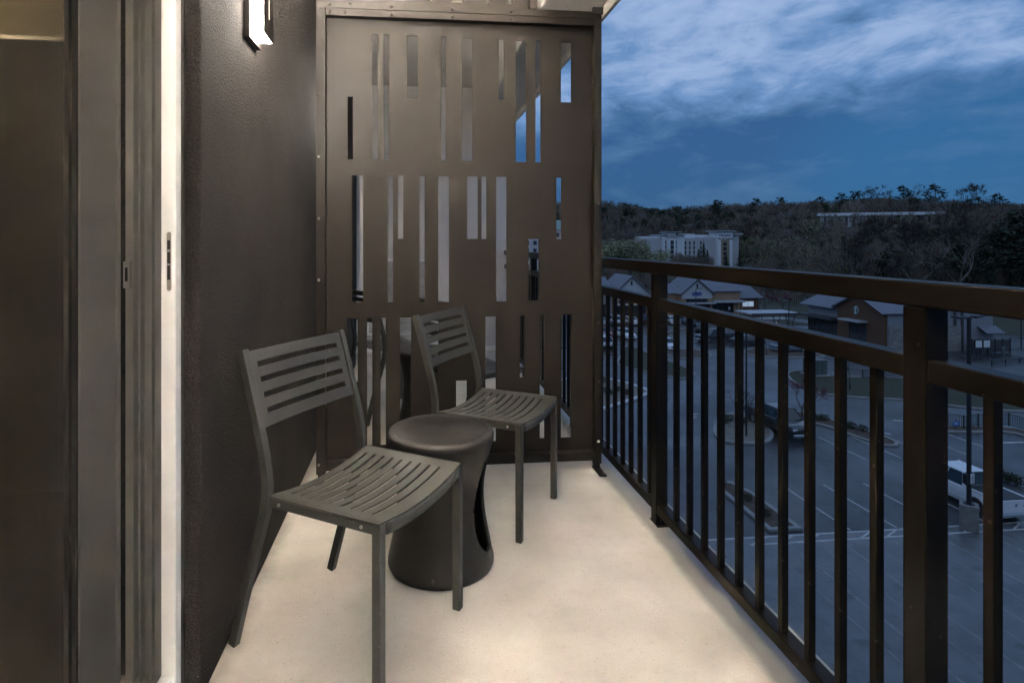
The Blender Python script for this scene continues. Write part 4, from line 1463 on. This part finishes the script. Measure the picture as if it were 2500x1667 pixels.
def roof_plane(e, p0, p1, p2, p3, step=0.45, th=0.14):
    """eave p0 to p1, ridge p3 to p2"""
    p0, p1, p2, p3 = [Vector(q) for q in (p0, p1, p2, p3)]
    nrm = (p1 - p0).cross(p3 - p0).normalized()
    if nrm.z < 0:
        nrm = -nrm
    o = MB().hexa([q - nrm * th for q in (p0, p1, p2, p3)], [p0, p1, p2, p3]).build('roof', M_roof, e)
    s = MB()
    n_ = max(2, int((p1 - p0).length / step))
    side = (p1 - p0).normalized()
    for i in range(n_ + 1):
        a = p0 + (p1 - p0) * i / n_
        b = p3 + (p2 - p3) * i / n_
        w_ = side * 0.055
        s.hexa([a - w_ + nrm * .001, a + w_ + nrm * .001, b + w_ + nrm * .001, b - w_ + nrm * .001], [a - w_ + nrm * .06, a + w_ + nrm * .06, b + w_ + nrm * .06, b - w_ + nrm * .06])
    k = s.build('standing_seams', M_seam, o)
    tag(k, kind='stuff')
    return o


def window(e, x0, x1, z0, z1, y, m=None, cols=1, face='y', name='window', fr=0.06, fm=None):
    """glazing with frame bars on a wall facing -y (or -x)"""
    def P(a, d0, d1, z0_, z1_, mb):
        if face == 'y':
            mb.box(a[0], a[1], y - d1, y - d0, z0_, z1_)
        else:
            mb.box(y - d1, y - d0, a[0], a[1], z0_, z1_)
    w_ = MB()
    P((x0, x1), 0.002, 0.03, z0, z1, w_)
    o = w_.build(name, m or M_sglass, e)
    f = MB()
    P((x0 - fr, x0), 0.002, 0.07, z0 - fr, z1 + fr, f)
    P((x1, x1 + fr), 0.002, 0.07, z0 - fr, z1 + fr, f)
    P((x0, x1), 0.002, 0.07, z1, z1 + fr, f)
    P((x0, x1), 0.002, 0.07, z0 - fr, z0, f)
    for i in range(1, cols):
        c = x0 + (x1 - x0) * i / cols
        P((c - fr / 2, c + fr / 2), 0.031, 0.06, z0, z1, f)
    f.build('frame', fm or M_fascia, o)
    return o


def gable_shop(x0, x1, yf, depth, eave, peak, lab, name, sign=True):
    """gable facing -y, with a flat canopy and glazing"""
    e = empty(name, ((x0 + x1) / 2, (yf + depth / 2) * YSCALE, GZ), label=lab, cat='shop')
    g_ = GZ
    xm = (x0 + x1) / 2
    w_ = MB()
    w_.prof([(x0, g_), (x1, g_), (x1, g_ + eave), (xm, g_ + peak), (x0, g_ + eave)], 'y', yf, yf + depth)
    w_.build('wall', M_tan, e)
    MB().prof([(x0 - .03, g_ + 3.86), (x1 + .03, g_ + 3.86), (x1 + .03, g_ + eave - .05), (xm, g_ + peak - .1), (x0 - .03, g_ + eave - .05)], 'y', yf - .12, yf - .001).build('gable_panel', M_white, e)
    sl = (peak - eave) / (xm - x0)
    ov = 0.45
    for s in (-1, 1):
        xe = x0 - ov if s < 0 else x1 + ov
        ze = g_ + eave - ov * sl + .16
        roof_plane(e, (xe, yf - .5, ze), (xe, yf + depth, ze), (xm, yf + depth, g_ + peak + .16), (xm, yf - .5, g_ + peak + .16), 0.5)
        MB().hexa([(xe, yf - .54, ze - .30), (xe, yf - .505, ze - .30), (xm, yf - .505, g_ + peak - .16), (xm, yf - .54, g_ + peak - .16)], [(xe, yf - .54, ze + .02), (xe, yf - .505, ze + .02), (xm, yf - .505, g_ + peak + .18), (xm, yf - .54, g_ + peak + .18)]).build('barge_board', M_fascia, e)
    window(e, xm - .12, xm + .12, g_ + peak - 1.6, g_ + peak - .85, yf - .12, name='louvre', fr=.04)
    window(e, x0 + .9, x1 - 1.0, g_ + 3.25, g_ + 3.75, yf, cols=4)
    MB().box(x0 - .2, x1 + .2, yf - 1.5, yf - .001, g_ + 2.92, g_ + 3.12).build('canopy', M_canopy, e)
    window(e, x0 + .5, x1 - .5, g_ + .4, g_ + 2.8, yf, cols=5)
    return e


# bank with the blue sign
bk = gable_shop(51.5, 57.6, 136.5, 10.0, 4.95, 7.5, 'bank with a pale gable, tan wings and a blue sign', 'bank_building')
sgn = MB()
for i, (a, w_) in enumerate(((53.55, .38), (54.0, .42), (54.48, .40), (54.95, .42))):
    sgn.box(a, a + .10, 136.28, 136.37, GZ + 4.45, GZ + 5.15).box(a + w_ - .10, a + w_, 136.28, 136.37, GZ + 4.45, GZ + 5.15)
    sgn.box(a + .101, a + w_ - .101, 136.28, 136.37, GZ + (5.02 if i % 2 else 4.45), GZ + (5.15 if i % 2 else 4.60)).box(a + .101, a + w_ - .101, 136.285, 136.365, GZ + 4.74, GZ + 4.86)
sgn.build('sign_letters', M_bluel, bk)
MB().box(48.8, 51.499, 139.0, 146.0, GZ, GZ + 4.8).build('wing', M_tan, bk)
roof_plane(bk, (48.5, 138.6, GZ + 4.75), (51.4, 138.6, GZ + 4.75), (51.4, 142.5, GZ + 6.4), (48.5, 142.5, GZ + 6.4))
MB().box(57.61, 63.6, 137.2, 146.0, GZ, GZ + 5.25).build('wing', M_tan, bk)
roof_plane(bk, (57.2, 136.7, GZ + 5.2), (64.0, 136.7, GZ + 5.2), (63.4, 141.5, GZ + 7.25), (57.2, 141.5, GZ + 7.25))
MB().box(57.7, 63.9, 135.3, 137.19, GZ + 3.1, GZ + 3.45).build('canopy', M_canopy, bk)
window(bk, 58.0, 62.2, GZ + .2, GZ + 2.95, 137.2, cols=4)
for x in (62.6, 63.2):
    MB().box(x, x + .22, 135.6, 135.8, GZ + .1, GZ + 3.09).build('column', M_tan, bk)
MB().box(61.2, 61.45, 136.9, 137.1, GZ + 1.6, GZ + 2.2).build('notice', M_sign, bk)
MB().box(63.61, 67.9, 138.0, 146.0, GZ, GZ + 3.85).build('end_wall', M_brown, bk)
roof_plane(bk, (63.4, 137.4, GZ + 3.8), (68.5, 137.4, GZ + 3.8), (66.9, 141.5, GZ + 6.4), (63.4, 141.5, GZ + 6.4))
window(bk, 64.5, 66.8, GZ + 2.1, GZ + 3.1, 138.0, M_lit, 2)
MB().box(67.3, 67.5, 137.0, 137.2, GZ + .1, GZ + 3.8).build('column', M_fascia, bk)

# gabled shop left of the bank
ls = gable_shop(37.8, 44.4, 135.2, 11.0, 5.2, 8.2, 'shop with a wide pale gable and lit blue signs next to the bank', 'shop_building')
MB().box(28.0, 37.79, 137.0, 146.0, GZ, GZ + 5.4).build('wing', M_grey, ls)
roof_plane(ls, (27.5, 136.4, GZ + 5.3), (37.7, 136.4, GZ + 5.3), (37.7, 142.0, GZ + 7.9), (27.5, 142.0, GZ + 7.9))
MB().box(44.41, 48.0, 137.5, 146.0, GZ, GZ + 4.6).build('wing', M_tan, ls)
MB().box(43.0, 43.9, 134.9, 134.98, GZ + 3.2, GZ + 3.7).build('lit_sign', M_litb, ls)
for x in (35.2, 41.2):
    MB().box(x, x + .25, 134.75, 134.9, GZ + 3.25, GZ + 3.5).build('wall_light', M_litw, ls)
window(ls, 30.0, 37.0, GZ + .3, GZ + 2.9, 137.0, cols=5)

# coffee shop: long side faces -x, near end faces -y
cs = empty('coffee_shop', (70, 77, GZ), label='brown and grey coffee shop with a round green emblem', cat='shop')
X0 = 63.0
MB().box(X0, 78.5, 91.0, 111.0, GZ, GZ + 4.95).build('wall', M_grey, cs)
MB().box(X0 + 6, 78.3, 91.3, 111.0, GZ + 4.96, GZ + 6.6).build('upper_wall', M_grey, cs)
MB().prof([(91.2, GZ), (102.0, GZ), (102.0, GZ + 5.25), (96.6, GZ + 7.3), (91.2, GZ + 5.25)], 'x', X0 - .5, X0 + 6).build('brown_gable', M_brown, cs)
roof_plane(cs, (X0 - 1.1, 90.5, GZ + 5.15), (X0 + 5, 90.5, GZ + 5.15), (X0 + 5, 96.6, GZ + 7.5), (X0 - 1.1, 96.6, GZ + 7.5), 0.5)
roof_plane(cs, (X0 - 1.1, 102.7, GZ + 5.15), (X0 + 5, 102.7, GZ + 5.15), (X0 + 5, 96.6, GZ + 7.5), (X0 - 1.1, 96.6, GZ + 7.5), 0.5)
roof_plane(cs, (X0 - .9, 102.9, GZ + 4.85), (X0 - .9, 111.9, GZ + 4.85), (X0 + 4.5, 111.9, GZ + 7.2), (X0 + 4.5, 102.9, GZ + 7.2), 0.45)
MB().box(X0 - 1.6, X0 - .001, 102.1, 111.4, GZ + 3.1, GZ + 3.45).build('canopy', M_fascia, cs)
for i in range(5):
    y0 = 102.6 + 1.7 * i
    window(cs, y0, y0 + 1.5, GZ + .2, GZ + 3.0, X0, cols=2, face='x')
MB().box(X0 - 2.0, X0 - .501, 94.6, 99.6, GZ + 3.55, GZ + 3.75).build('awning', M_canopy, cs)
window(cs, 95.0, 99.0, GZ + .1, GZ + 3.4, X0 - .5, cols=3, face='x', name='door')
em = MB().cyl((X0 - .5, 97.3, GZ + 5.05), 0.62, 'x', -.12, -.001, 32).build('emblem', mat('emblem_white', (0.50, 0.54, 0.54), 0.5, var=0.05, vscale=5), cs)
M_egr = mat('emblem_green', (0.012, 0.055, 0.038), 0.5, var=0.1, vscale=5)
xe = X0 - .62
for s in (-1, 1):       # two dark side fields and a pale centre, seen as a plain round emblem
    pts = [(97.3 + s * (.20 + .24 * abs(math.sin(t)) ** .5 * (1 if 0 < t < math.pi else 1)), GZ + 5.05 + .34 * math.cos(t)) for t in [math.pi * k / 10 for k in range(11)]]
    pts += [(97.3 + s * .19, GZ + 4.74), (97.3 + s * .19, GZ + 5.36)]
    MB().prof(pts, 'x', xe - .03, xe - .002).build('emblem_mark', M_egr, em)
for r0_, r1_ in ((0.61, 0.555),):
    rg = MB()
    n_ = 32
    for k in range(n_):
        a, b_ = 2 * math.pi * k / n_, 2 * math.pi * (k + 1) / n_
        rg.hexa([(xe - .02, 97.3 + r1_ * math.cos(a), GZ + 5.05 + r1_ * math.sin(a)), (xe - .02, 97.3 + r0_ * math.cos(a), GZ + 5.05 + r0_ * math.sin(a)), (xe - .02, 97.3 + r0_ * math.cos(b_), GZ + 5.05 + r0_ * math.sin(b_)), (xe - .02, 97.3 + r1_ * math.cos(b_), GZ + 5.05 + r1_ * math.sin(b_))],
                [(xe - .002, 97.3 + r1_ * math.cos(a), GZ + 5.05 + r1_ * math.sin(a)), (xe - .002, 97.3 + r0_ * math.cos(a), GZ + 5.05 + r0_ * math.sin(a)), (xe - .002, 97.3 + r0_ * math.cos(b_), GZ + 5.05 + r0_ * math.sin(b_)), (xe - .002, 97.3 + r1_ * math.cos(b_), GZ + 5.05 + r1_ * math.sin(b_))])
    rg.build('emblem_ring', M_egr, em)
MB().box(X0 + .05, 73.6, 90.80, 90.999, GZ, GZ + 3.4).build('stone_base', M_stone, cs)
MB().box(73.7, 73.95, 90.75, 90.999, GZ, GZ + 6.4).build('downpipe', M_fascia, cs)
MB().box(72.6, 72.9, 90.75, 90.999, GZ + 3.41, GZ + 6.4).build('downpipe', M_fascia, cs)
window(cs, 66.0, 69.0, GZ + 1.2, GZ + 2.6, 90.8, cols=2)
roof_plane(cs, (76.2, 89.2, GZ + 2.5), (78.7, 89.2, GZ + 2.5), (78.7, 90.98, GZ + 3.3), (76.2, 90.98, GZ + 3.3), 0.5, .06)
en = empty('service_enclosure', (76.5, 68.5, GZ), label='dark panelled service yard screen beside the coffee shop', cat='fence')
for i in range(5):
    x = 73.4 + 1.12 * i
    MB().box(x + .06, x + 1.06, 88.6, 88.66, GZ + .1, GZ + 1.75).build('panel', M_fascia, en)
    MB().box(x - .05, x + .055, 88.55, 88.7, GZ, GZ + 1.9).build('post', M_pole, en)
MB().box(78.95, 79.06, 88.55, 88.7, GZ, GZ + 1.9).build('post', M_pole, en)
bn = empty('litter_bin', (77.1, 67.6, GZ), label='small pale green bollard bin in front of the service yard screen', cat='bin')
MB().cyl((77.1, 87.6, GZ), 0.24, 'z', 0.0, 0.85, 14).cyl((77.1, 87.6, GZ), 0.26, 'z', 0.851, 0.95, 14, 0.18).build('body', M_util, bn)

cp = empty('patio_canopy', (58.5, 88.7, GZ), label='flat pale patio canopy on slanted steel posts next to the coffee shop', cat='canopy')
MB().box(54.0, 62.5, 112.0, 118.5, GZ + 3.05, GZ + 3.25).build('roof', M_canopy, cp)
MB().box(53.9, 62.6, 111.9, 111.99, GZ + 2.95, GZ + 3.30).build('fascia', M_fascia, cp)
for x in (55.4, 61.0):
    for s in (-1, 1):
        MB().tube([(x, 113, GZ + .1), (x + s * .9, 113, GZ + 3.05)], 0.07, 6).build('post', M_pole, cp)
        MB().tube([(x, 117.5, GZ + .1), (x + s * .9, 117.5, GZ + 3.05)], 0.07, 6).build('post', M_pole, cp)

YSCALE = 1.0
# ---------------------------------------------------------------- far hotel with lettered towers
M_hot = mat('hotel_render', (0.46, 0.455, 0.465), 0.9, var=0.05, vscale=0.1)
M_hotw = mat('hotel_pale_render', (0.66, 0.68, 0.70), 0.9, var=0.04, vscale=0.1)
M_cor = mat('hotel_cornice', (0.33, 0.34, 0.36), 0.8, var=0.05, vscale=0.1)
M_hwin = mat('hotel_window', (0.045, 0.045, 0.055), 0.2, var=0.2, vscale=0.5)
M_maroon = mat('maroon_letters', (0.09, 0.012, 0.018), 0.6, var=0.1, vscale=1)
HYD = 317.0


def HX(u):
    return at_y(u, 650, HYD).x


def HZ(v):
    return at_y(1690, v, HYD).z


def text_mesh(txt, size, loc, m, parent, rot=(R(90), 0, 0), ext=0.05):
    cu = bpy.data.curves.new('lettering', 'FONT')
    cu.body = txt
    cu.size = size
    cu.extrude = ext
    cu.align_x = 'CENTER'
    t = bpy.data.objects.new('lettering_tmp', cu)
    COL.objects.link(t)
    bpy.context.view_layer.update()
    me = bpy.data.meshes.new_from_object(t.evaluated_get(bpy.context.evaluated_depsgraph_get()))
    bpy.data.objects.remove(t)
    me.materials.clear()
    me.materials.append(m)
    o = bpy.data.objects.new('lettering', me)
    link(o, parent)
    o.location = Vector(loc) - Vector(parent.location)
    o.rotation_euler = rot
    return o


ht = empty('distant_hotel', (HX(1690), HYD + 10, GZ), label='pale five-storey hotel with two lettered towers below the wooded hill', cat='building')


def hblock(u0, u1, vt, y0, y1, m, cap=None, nm='wall'):
    MB().box(HX(u0), HX(u1), y0, y1, GZ, HZ(vt)).build(nm, m, ht)
    if cap:
        MB().box(HX(cap[0]), HX(cap[1]), y0 - 1.2, y1 + .5, HZ(vt) + .01, HZ(cap[2])).build('cornice', M_cor, ht)


hblock(1577, 1634, 582, HYD + 3, HYD + 18, M_hot)
MB().box(HX(1579), HX(1618), HYD + 3.2, HYD + 17, HZ(582) + .01, HZ(577)).build('parapet', M_hotw, ht)
hblock(1620, 1673, 574.5, HYD + 1, HYD + 17, M_hotw, (1616, 1674, 572.5))
hblock(1630, 1648, 568, HYD - 1, HYD + 8, M_hotw, (1624, 1659, 566))
hblock(1660, 1725, 581, HYD + 2, HYD + 18, M_hot)
hblock(1721, 1752, 580, HYD + 0.5, HYD + 18, M_hot)
MB().box(HX(1700), HX(1750), HYD + 6, HYD + 18, HZ(580) + .02, HZ(573)).build('parapet', M_hotw, ht)
MB().box(HX(1679), HX(1705), HYD + 4, HYD + 12, HZ(581) + .02, HZ(571)).build('rooftop_unit', M_hotw, ht)
hblock(1748, 1784, 565.5, HYD - 2, HYD + 8, M_hotw, (1740, 1790, 563))
hblock(1783, 1807, 573.5, HYD + 1.5, HYD + 18, M_hot, (1781, 1815, 569))


def hwin(u0, u1, v0, v1, y, m=None):
    k = MB().box(HX(u0), HX(u1), y - .12, y - .01, HZ(v1), HZ(v0)).build('window', m or M_hwin, ht)


for u in (1665.5, 1676, 1686.5, 1697, 1713.5):
    for r_ in range(5):
        hwin(u, u + 3.2, 589 + 11.5 * r_, 597.5 + 11.5 * r_, HYD + 2)
for u, w_ in ((1626, 2.2), (1650.5, 3.0)):
    for r_ in range(5):
        hwin(u, u + w_, 587 + 11.5 * r_, 596.5 + 11.5 * r_, HYD + 1)
for r_ in range(5):
    hwin(1635, 1643, 587 + 11.5 * r_, 597 + 11.5 * r_, HYD - 1)
MB().box(HX(1756), HX(1776), HYD - 2.1, HYD - 2.01, HZ(650), HZ(585)).build('tower_bay', mat('tan_bay', (0.26, 0.22, 0.15), 0.8, var=0.1, vscale=0.3), ht)
for r_ in range(5):
    hwin(1761, 1769, 592 + 11.5 * r_, 600 + 11.5 * r_, HYD - 2.1)
text_mesh('Hampton\nInn & Suites', 1.9, (HX(1766), HYD - 2.1, HZ(577)), M_maroon, ht)
text_mesh('Hampton\nInn & Suites', 1.1, (HX(1639), HYD - 1.1, HZ(577)), M_maroon, ht)

# office building on the hill
ob = at_d(2150, 555, 432)
of = empty('hill_office', (ob.x, ob.y, hz(ob.x, ob.y)), -TH - R(18), 'long low pale office building on the wooded hill', 'building')
zt = 24.3 - of.location.z
MB().box(-40, 38, 0, 16, -2, zt - 2.2).build('wall', M_hot, of, rel=False)
MB().box(-42, 40, -2, 18, zt - 2.19, zt).build('roof_band', M_hotw, of, rel=False)
for i in range(16):
    MB().box(-37.5 + 4.8 * i, -35.9 + 4.8 * i, -.12, -.01, 1.5, zt - 3.2).build('window', M_hwin, of, rel=False)

# grey apartment block seen through the screen's right-hand slots
ab = at_d(1335, 640, 231)
ap = empty('apartment_block', (ab.x, ab.y, GZ), -TH, 'grey apartment block with a green hipped roof seen through the screen slots', 'building')
MB().box(-13, 13, 0, 14, 0, 20).build('wall', M_hot, ap, rel=False)
MB().hexa([(-14, -1, 20.01), (14, -1, 20.01), (14, 15, 20.01), (-14, 15, 20.01)], [(-8, 6, 24), (8, 6, 24), (8, 8, 24), (-8, 8, 24)]).build('roof', mat('green_metal_roof', (0.16, 0.26, 0.23), 0.5, var=0.1, vscale=0.3), ap, rel=False)
for i in range(8):
    for j in range(6):
        MB().box(-11.6 + 3.05 * i, -10.2 + 3.05 * i, -.1, -.005, 1.2 + 3.15 * j, 2.9 + 3.15 * j).build('window', M_hwin, ap, rel=False)

# ---------------------------------------------------------------- individual trees that stand out
deciduous(tuple(G(2242, 745)), 24.0, 21, 'large bare sycamore with pale spreading limbs behind the coffee shop', 'sycamore_tree', None, None, 7, 0.5, 6, 0.62, M_pbark, (2, 3), 0.20, fork=4, thick=0.018)
deciduous(tuple(G(2330, 742)), 21.0, 22, 'second bare sycamore with pale limbs nearer the dark evergreens', 'sycamore_tree', None, None, 6, 0.5, 5, 0.60, M_pbark, (2, 3), 0.22, fork=3, thick=0.018)
for i, (u, v, h, w_) in enumerate(((1706, 668, 12.5, 2.6), (1718, 668, 15.5, 3.0), (1727, 668, 12, 2.4), (1806, 668, 12.0, 2.4), (1770 + 3, 668, 10, 2.4), (1849, 668, 12, 2.4))):
    p = G(u, v)
    spruce((p.x, p.y, GZ - 0.05), h, w_, 80 + i, 'dark conical spruce beside the pale hotel', group='dark spruces beside the hotel')


def on_hill(u, d):
    p = at_d(u, HY, d)
    return (p.x, p.y, hz(p.x, p.y) - 0.1)


for i, (u, d, h) in enumerate(((1748, 494, 24), (1752, 505, 25), (1846, 494, 25), (1905, 501, 24), (2003, 498, 24), (2055, 501, 26), (2088, 494, 27), (2206, 494, 30), (2283, 486, 33), (2440, 463, 28), (2395, 494, 26))):
    pine(on_hill(u, d), h, 100 + i, 'dark pine rising above the wooded skyline', 'pines on the skyline', 0.30)
for i, (u, d, h, k) in enumerate(((2158, 494, 30, 4), (2238, 494, 30, 4), (2130, 494, 27, 4), (2362, 401, 29, 5))):
    deciduous(on_hill(u, d), h, 140 + i, 'bare branching tree standing out against the sky above the hill' if i < 3 else 'tall dark bare tree leaning out above the right-hand end of the hill office', 'bare_tree', 'bare trees on the skyline' if i < 3 else None, None, 6, 0.9, k, 0.5, M_bark, (2, 3), 0.3, fork=2, thick=0.013)
for i, (u, v, h) in enumerate(((2425, 735, 19), (2462, 738, 22), (2498, 740, 24), (2540, 742, 25), (2590, 745, 26))):
    p = G(u, v)
    pine((p.x, p.y, hz(p.x, p.y)), h, 160 + i, 'tall dark evergreen in the stand beyond the coffee shop drive-through', 'dark evergreens beyond the coffee shop', 0.28)

# ---------------------------------------------------------------- the wood on the hillside, one mass
FM = bpy.data.materials.new('woodland_foliage')
FM.use_nodes = True
fb = FM.node_tree.nodes['Principled BSDF']
fb.inputs['Roughness'].default_value = 0.9
fb.inputs['Specular IOR Level'].default_value = 0.15
va = FM.node_tree.nodes.new('ShaderNodeVertexColor')
va.layer_name = 'Col'
FM.node_tree.links.new(va.outputs[0], fb.inputs['Base Color'])
rng = np.random.default_rng(5)


def tmpl_twiggy(nq, fan, w):
    """bare or budding crown: fans of thin upright strips plus small flecks"""
    q = []
    for i in range(nq):
        a, t = rng.uniform(0, 2 * np.pi), rng.uniform(0.30, 1.0)
        env = fan * np.sqrt(max(0.02, 1 - ((t - 0.62) / 0.42) ** 2)) * rng.uniform(0.25, 1.0) ** 0.5
        c = np.array([np.cos(a) * env, np.sin(a) * env, t])
        d = np.array([np.cos(a) * 0.55, np.sin(a) * 0.55, 1.0]) + rng.normal(0, .35, 3)
        d /= np.linalg.norm(d)
        s = np.cross(d, rng.normal(0, 1, 3))
        s /= np.linalg.norm(s)
        l_ = rng.uniform(0.04, 0.11)
        q.append([c - d * l_ - s * w, c - d * l_ + s * w, c + d * l_ + s * w * .3, c + d * l_ - s * w * .3])
    for s in (np.array([1, 0, 0]), np.array([0, 1, 0])):
        q.append([-s * .014, s * .014, s * .008 + np.array([0, 0, .72]), -s * .008 + np.array([0, 0, .72])])
    return np.array(q)


def tmpl_leafy(nq, fan, size, lo=0.25, cone=False):
    q = []
    ncl = 14
    cl_ = []
    for i in range(ncl):
        a, t = rng.uniform(0, 2 * np.pi), rng.uniform(lo, 0.97)
        env = fan * ((1.05 - t) * 1.25 if cone else np.sqrt(max(0.05, 1 - ((t - 0.6) / 0.45) ** 2))) * rng.uniform(0.3, 1.0)
        cl_.append((np.cos(a) * env, np.sin(a) * env, t))
    for i in range(nq):
        c = np.array(cl_[i % ncl]) + rng.normal(0, 1, 3) * np.array([fan * .24, fan * .24, .045])
        d = rng.normal(0, 1, 3)
        d /= np.linalg.norm(d)
        s = np.cross(d, rng.normal(0, 1, 3))
        s /= np.linalg.norm(s)
        l_ = size * rng.uniform(0.6, 1.4)
        q.append([c - d * l_, c - s * l_ * .6, c + d * l_, c + s * l_ * .6])
    for s in (np.array([1, 0, 0]), np.array([0, 1, 0])):
        q.append([-s * .014, s * .014, s * .006 + np.array([0, 0, .85]), -s * .006 + np.array([0, 0, .85])])
    return np.array(q)


T_ = [tmpl_twiggy(230, 0.30, 0.0075), tmpl_twiggy(210, 0.34, 0.008), tmpl_twiggy(240, 0.26, 0.007), tmpl_leafy(150, 0.30, 0.034), tmpl_leafy(150, 0.26, 0.034), tmpl_leafy(170, 0.24, 0.036, 0.4, True), tmpl_leafy(170, 0.22, 0.036, 0.15, True)]
COLS = [(0.185, 0.150, 0.125), (0.165, 0.142, 0.130), (0.195, 0.145, 0.112), (0.145, 0.155, 0.090), (0.170, 0.155, 0.105), (0.038, 0.052, 0.032), (0.032, 0.046, 0.028)]


def plant_wood(name, lab, spots):
    V, Cc = [], []
    for x, y, z, h, k, cmul in spots:
        t = T_[k]
        a = rng.uniform(0, 2 * np.pi)
        ca, sa = np.cos(a), np.sin(a)
        v = t.reshape(-1, 3) * np.array([h * rng.uniform(.85, 1.2), h * rng.uniform(.85, 1.2), h])
        v = np.stack([v[:, 0] * ca - v[:, 1] * sa + x, v[:, 0] * sa + v[:, 1] * ca + y, v[:, 2] + z], 1)
        V.append(v)
        c = np.array(COLS[k]) * cmul * rng.uniform(.75, 1.3)
        cc = np.tile(np.append(c, 1.0), (len(v), 1))
        cc[:, :3] *= np.repeat(rng.uniform(.7, 1.3, len(v) // 4), 4)[:, None]
        Cc.append(cc)
    V = np.concatenate(V).astype(np.float32)
    Cc = np.concatenate(Cc).astype(np.float32)
    n = len(V)
    me = bpy.data.meshes.new(name)
    me.vertices.add(n)
    me.vertices.foreach_set('co', V.ravel())
    me.loops.add(n)
    me.loops.foreach_set('vertex_index', np.arange(n, dtype=np.int32))
    me.polygons.add(n // 4)
    me.polygons.foreach_set('loop_start', np.arange(0, n, 4, dtype=np.int32))
    me.polygons.foreach_set('loop_total', np.full(n // 4, 4, dtype=np.int32))
    at = me.color_attributes.new('Col', 'FLOAT_COLOR', 'POINT')
    at.data.foreach_set('color', Cc.ravel())
    me.update()
    me.validate()
    me.materials.append(FM)
    o = bpy.data.objects.new(name, me)
    link(o)
    return tag(o, lab, 'woodland', kind='stuff')


spots = []
for i in range(5200):
    yc = d = math.sqrt(rng.uniform(220 ** 2, 586 ** 2))
    u = rng.uniform(700, 3000)
    p = at_d(u, HY, yc)
    x, y = p.x, p.y
    if 1540 < u < 1850 and yc < 362:                      # hotel grounds
        continue
    if u < 1545 and yc < 308 and rng.random() < 0.5:
        continue
    if 1990 < u < 2310 and 424 < yc < 455:                # office grounds
        continue
    if u > 2560 and d < 308 and rng.random() < 0.4:
        continue
    r_ = rng.random()
    if d > 440:
        k = rng.choice([5, 6, 0, 1, 2, 4], p=[.34 if u < 1760 else .12, .12 if u < 1760 else .06, .2 if u < 1760 else .30, .14 if u < 1760 else .22, .1 if u < 1760 else .2, .10])
        h = rng.uniform(14, 20)
    else:
        k = rng.choice([0, 1, 2, 3, 4, 5, 6], p=[.24, .22, .16, .14, .12, .07, .05])
        h = rng.uniform(11, 17)
        if yc < 332 and 1950 < u < 2330:
            h *= 0.7
        elif 1990 < u < 2310:
            h *= 0.78 if yc > 395 else 0.62
    spots.append((x, y, hz(x, y) - 0.3, h, int(k), 1.0 if u < 2300 else 0.8))
plant_wood('hillside_woodland', 'mixed bare and evergreen woodland covering the far hillside', spots)

spots = []
for i in range(150):                                       # pale green spring trees left of the hotel
    u, yc = rng.uniform(1440, 1625), rng.uniform(231, 297)
    if u > 1590 and rng.random() < 0.5:
        continue
    p = at_d(u, HY, yc)
    spots.append((p.x, p.y, hz(p.x, p.y) - .3, rng.uniform(9, 17) * (1.0 if u < 1570 else 0.75), 3 if rng.random() < .8 else 4, 1.55))
for i in range(60):                                        # brown scrub before the hotel
    u, yc = rng.uniform(1640, 1735), rng.uniform(262, 297)
    p = at_d(u, HY, yc)
    spots.append((p.x, p.y, hz(p.x, p.y) - .3, rng.uniform(5, 10), int(rng.choice([0, 1, 2])), 0.95))
plant_wood('spring_woodland', 'pale green spring trees and brown scrub in front of the hotel', spots)

spots = []
for i in range(420):                                       # tree belt behind the shops
    u, yc = rng.uniform(1380, 2750), rng.uniform(133, 220)
    p = at_d(u, HY, yc)
    dk = u > 2330
    h = rng.uniform(4, 9.5) if u < 2050 else rng.uniform(7, 15)
    if 1540 < u < 1850:
        h = rng.uniform(3, 6)
    k = int(rng.choice([0, 1, 2, 3, 5, 6], p=[.24, .2, .16, .16, .12, .12])) if not dk else int(rng.choice([0, 2, 5, 6], p=[.25, .15, .3, .3]))
    spots.append((p.x, p.y, hz(p.x, p.y) - .2, h, k, 0.8 if not dk else 0.6))
plant_wood('scrub_belt', 'dark scrub and trees growing in a belt behind the shops', spots)

for i, (u, v, h) in enumerate(((1586, 668, 13.0), (1613, 672, 12.0), (1948, 690, 11.0))):
    p = G(u, v)
    up_ = empty('utility_pole', (p.x, p.y, GZ - 0.06), label=('pale utility pole among the spring trees', 'pale utility pole before the hotel scrub', 'utility pole with a crossarm above the railing by the dark scrub')[i], cat='pole')
    MB().tube([(0, 0, 0), (0, 0, h)], 0.16, 6, 0.11).build('pole', M_pbark, up_, rel=False)
    MB().box(-1.1, 1.1, -.06, .06, h - 1.0, h - .85).build('crossarm', M_pbark, up_, rel=False)
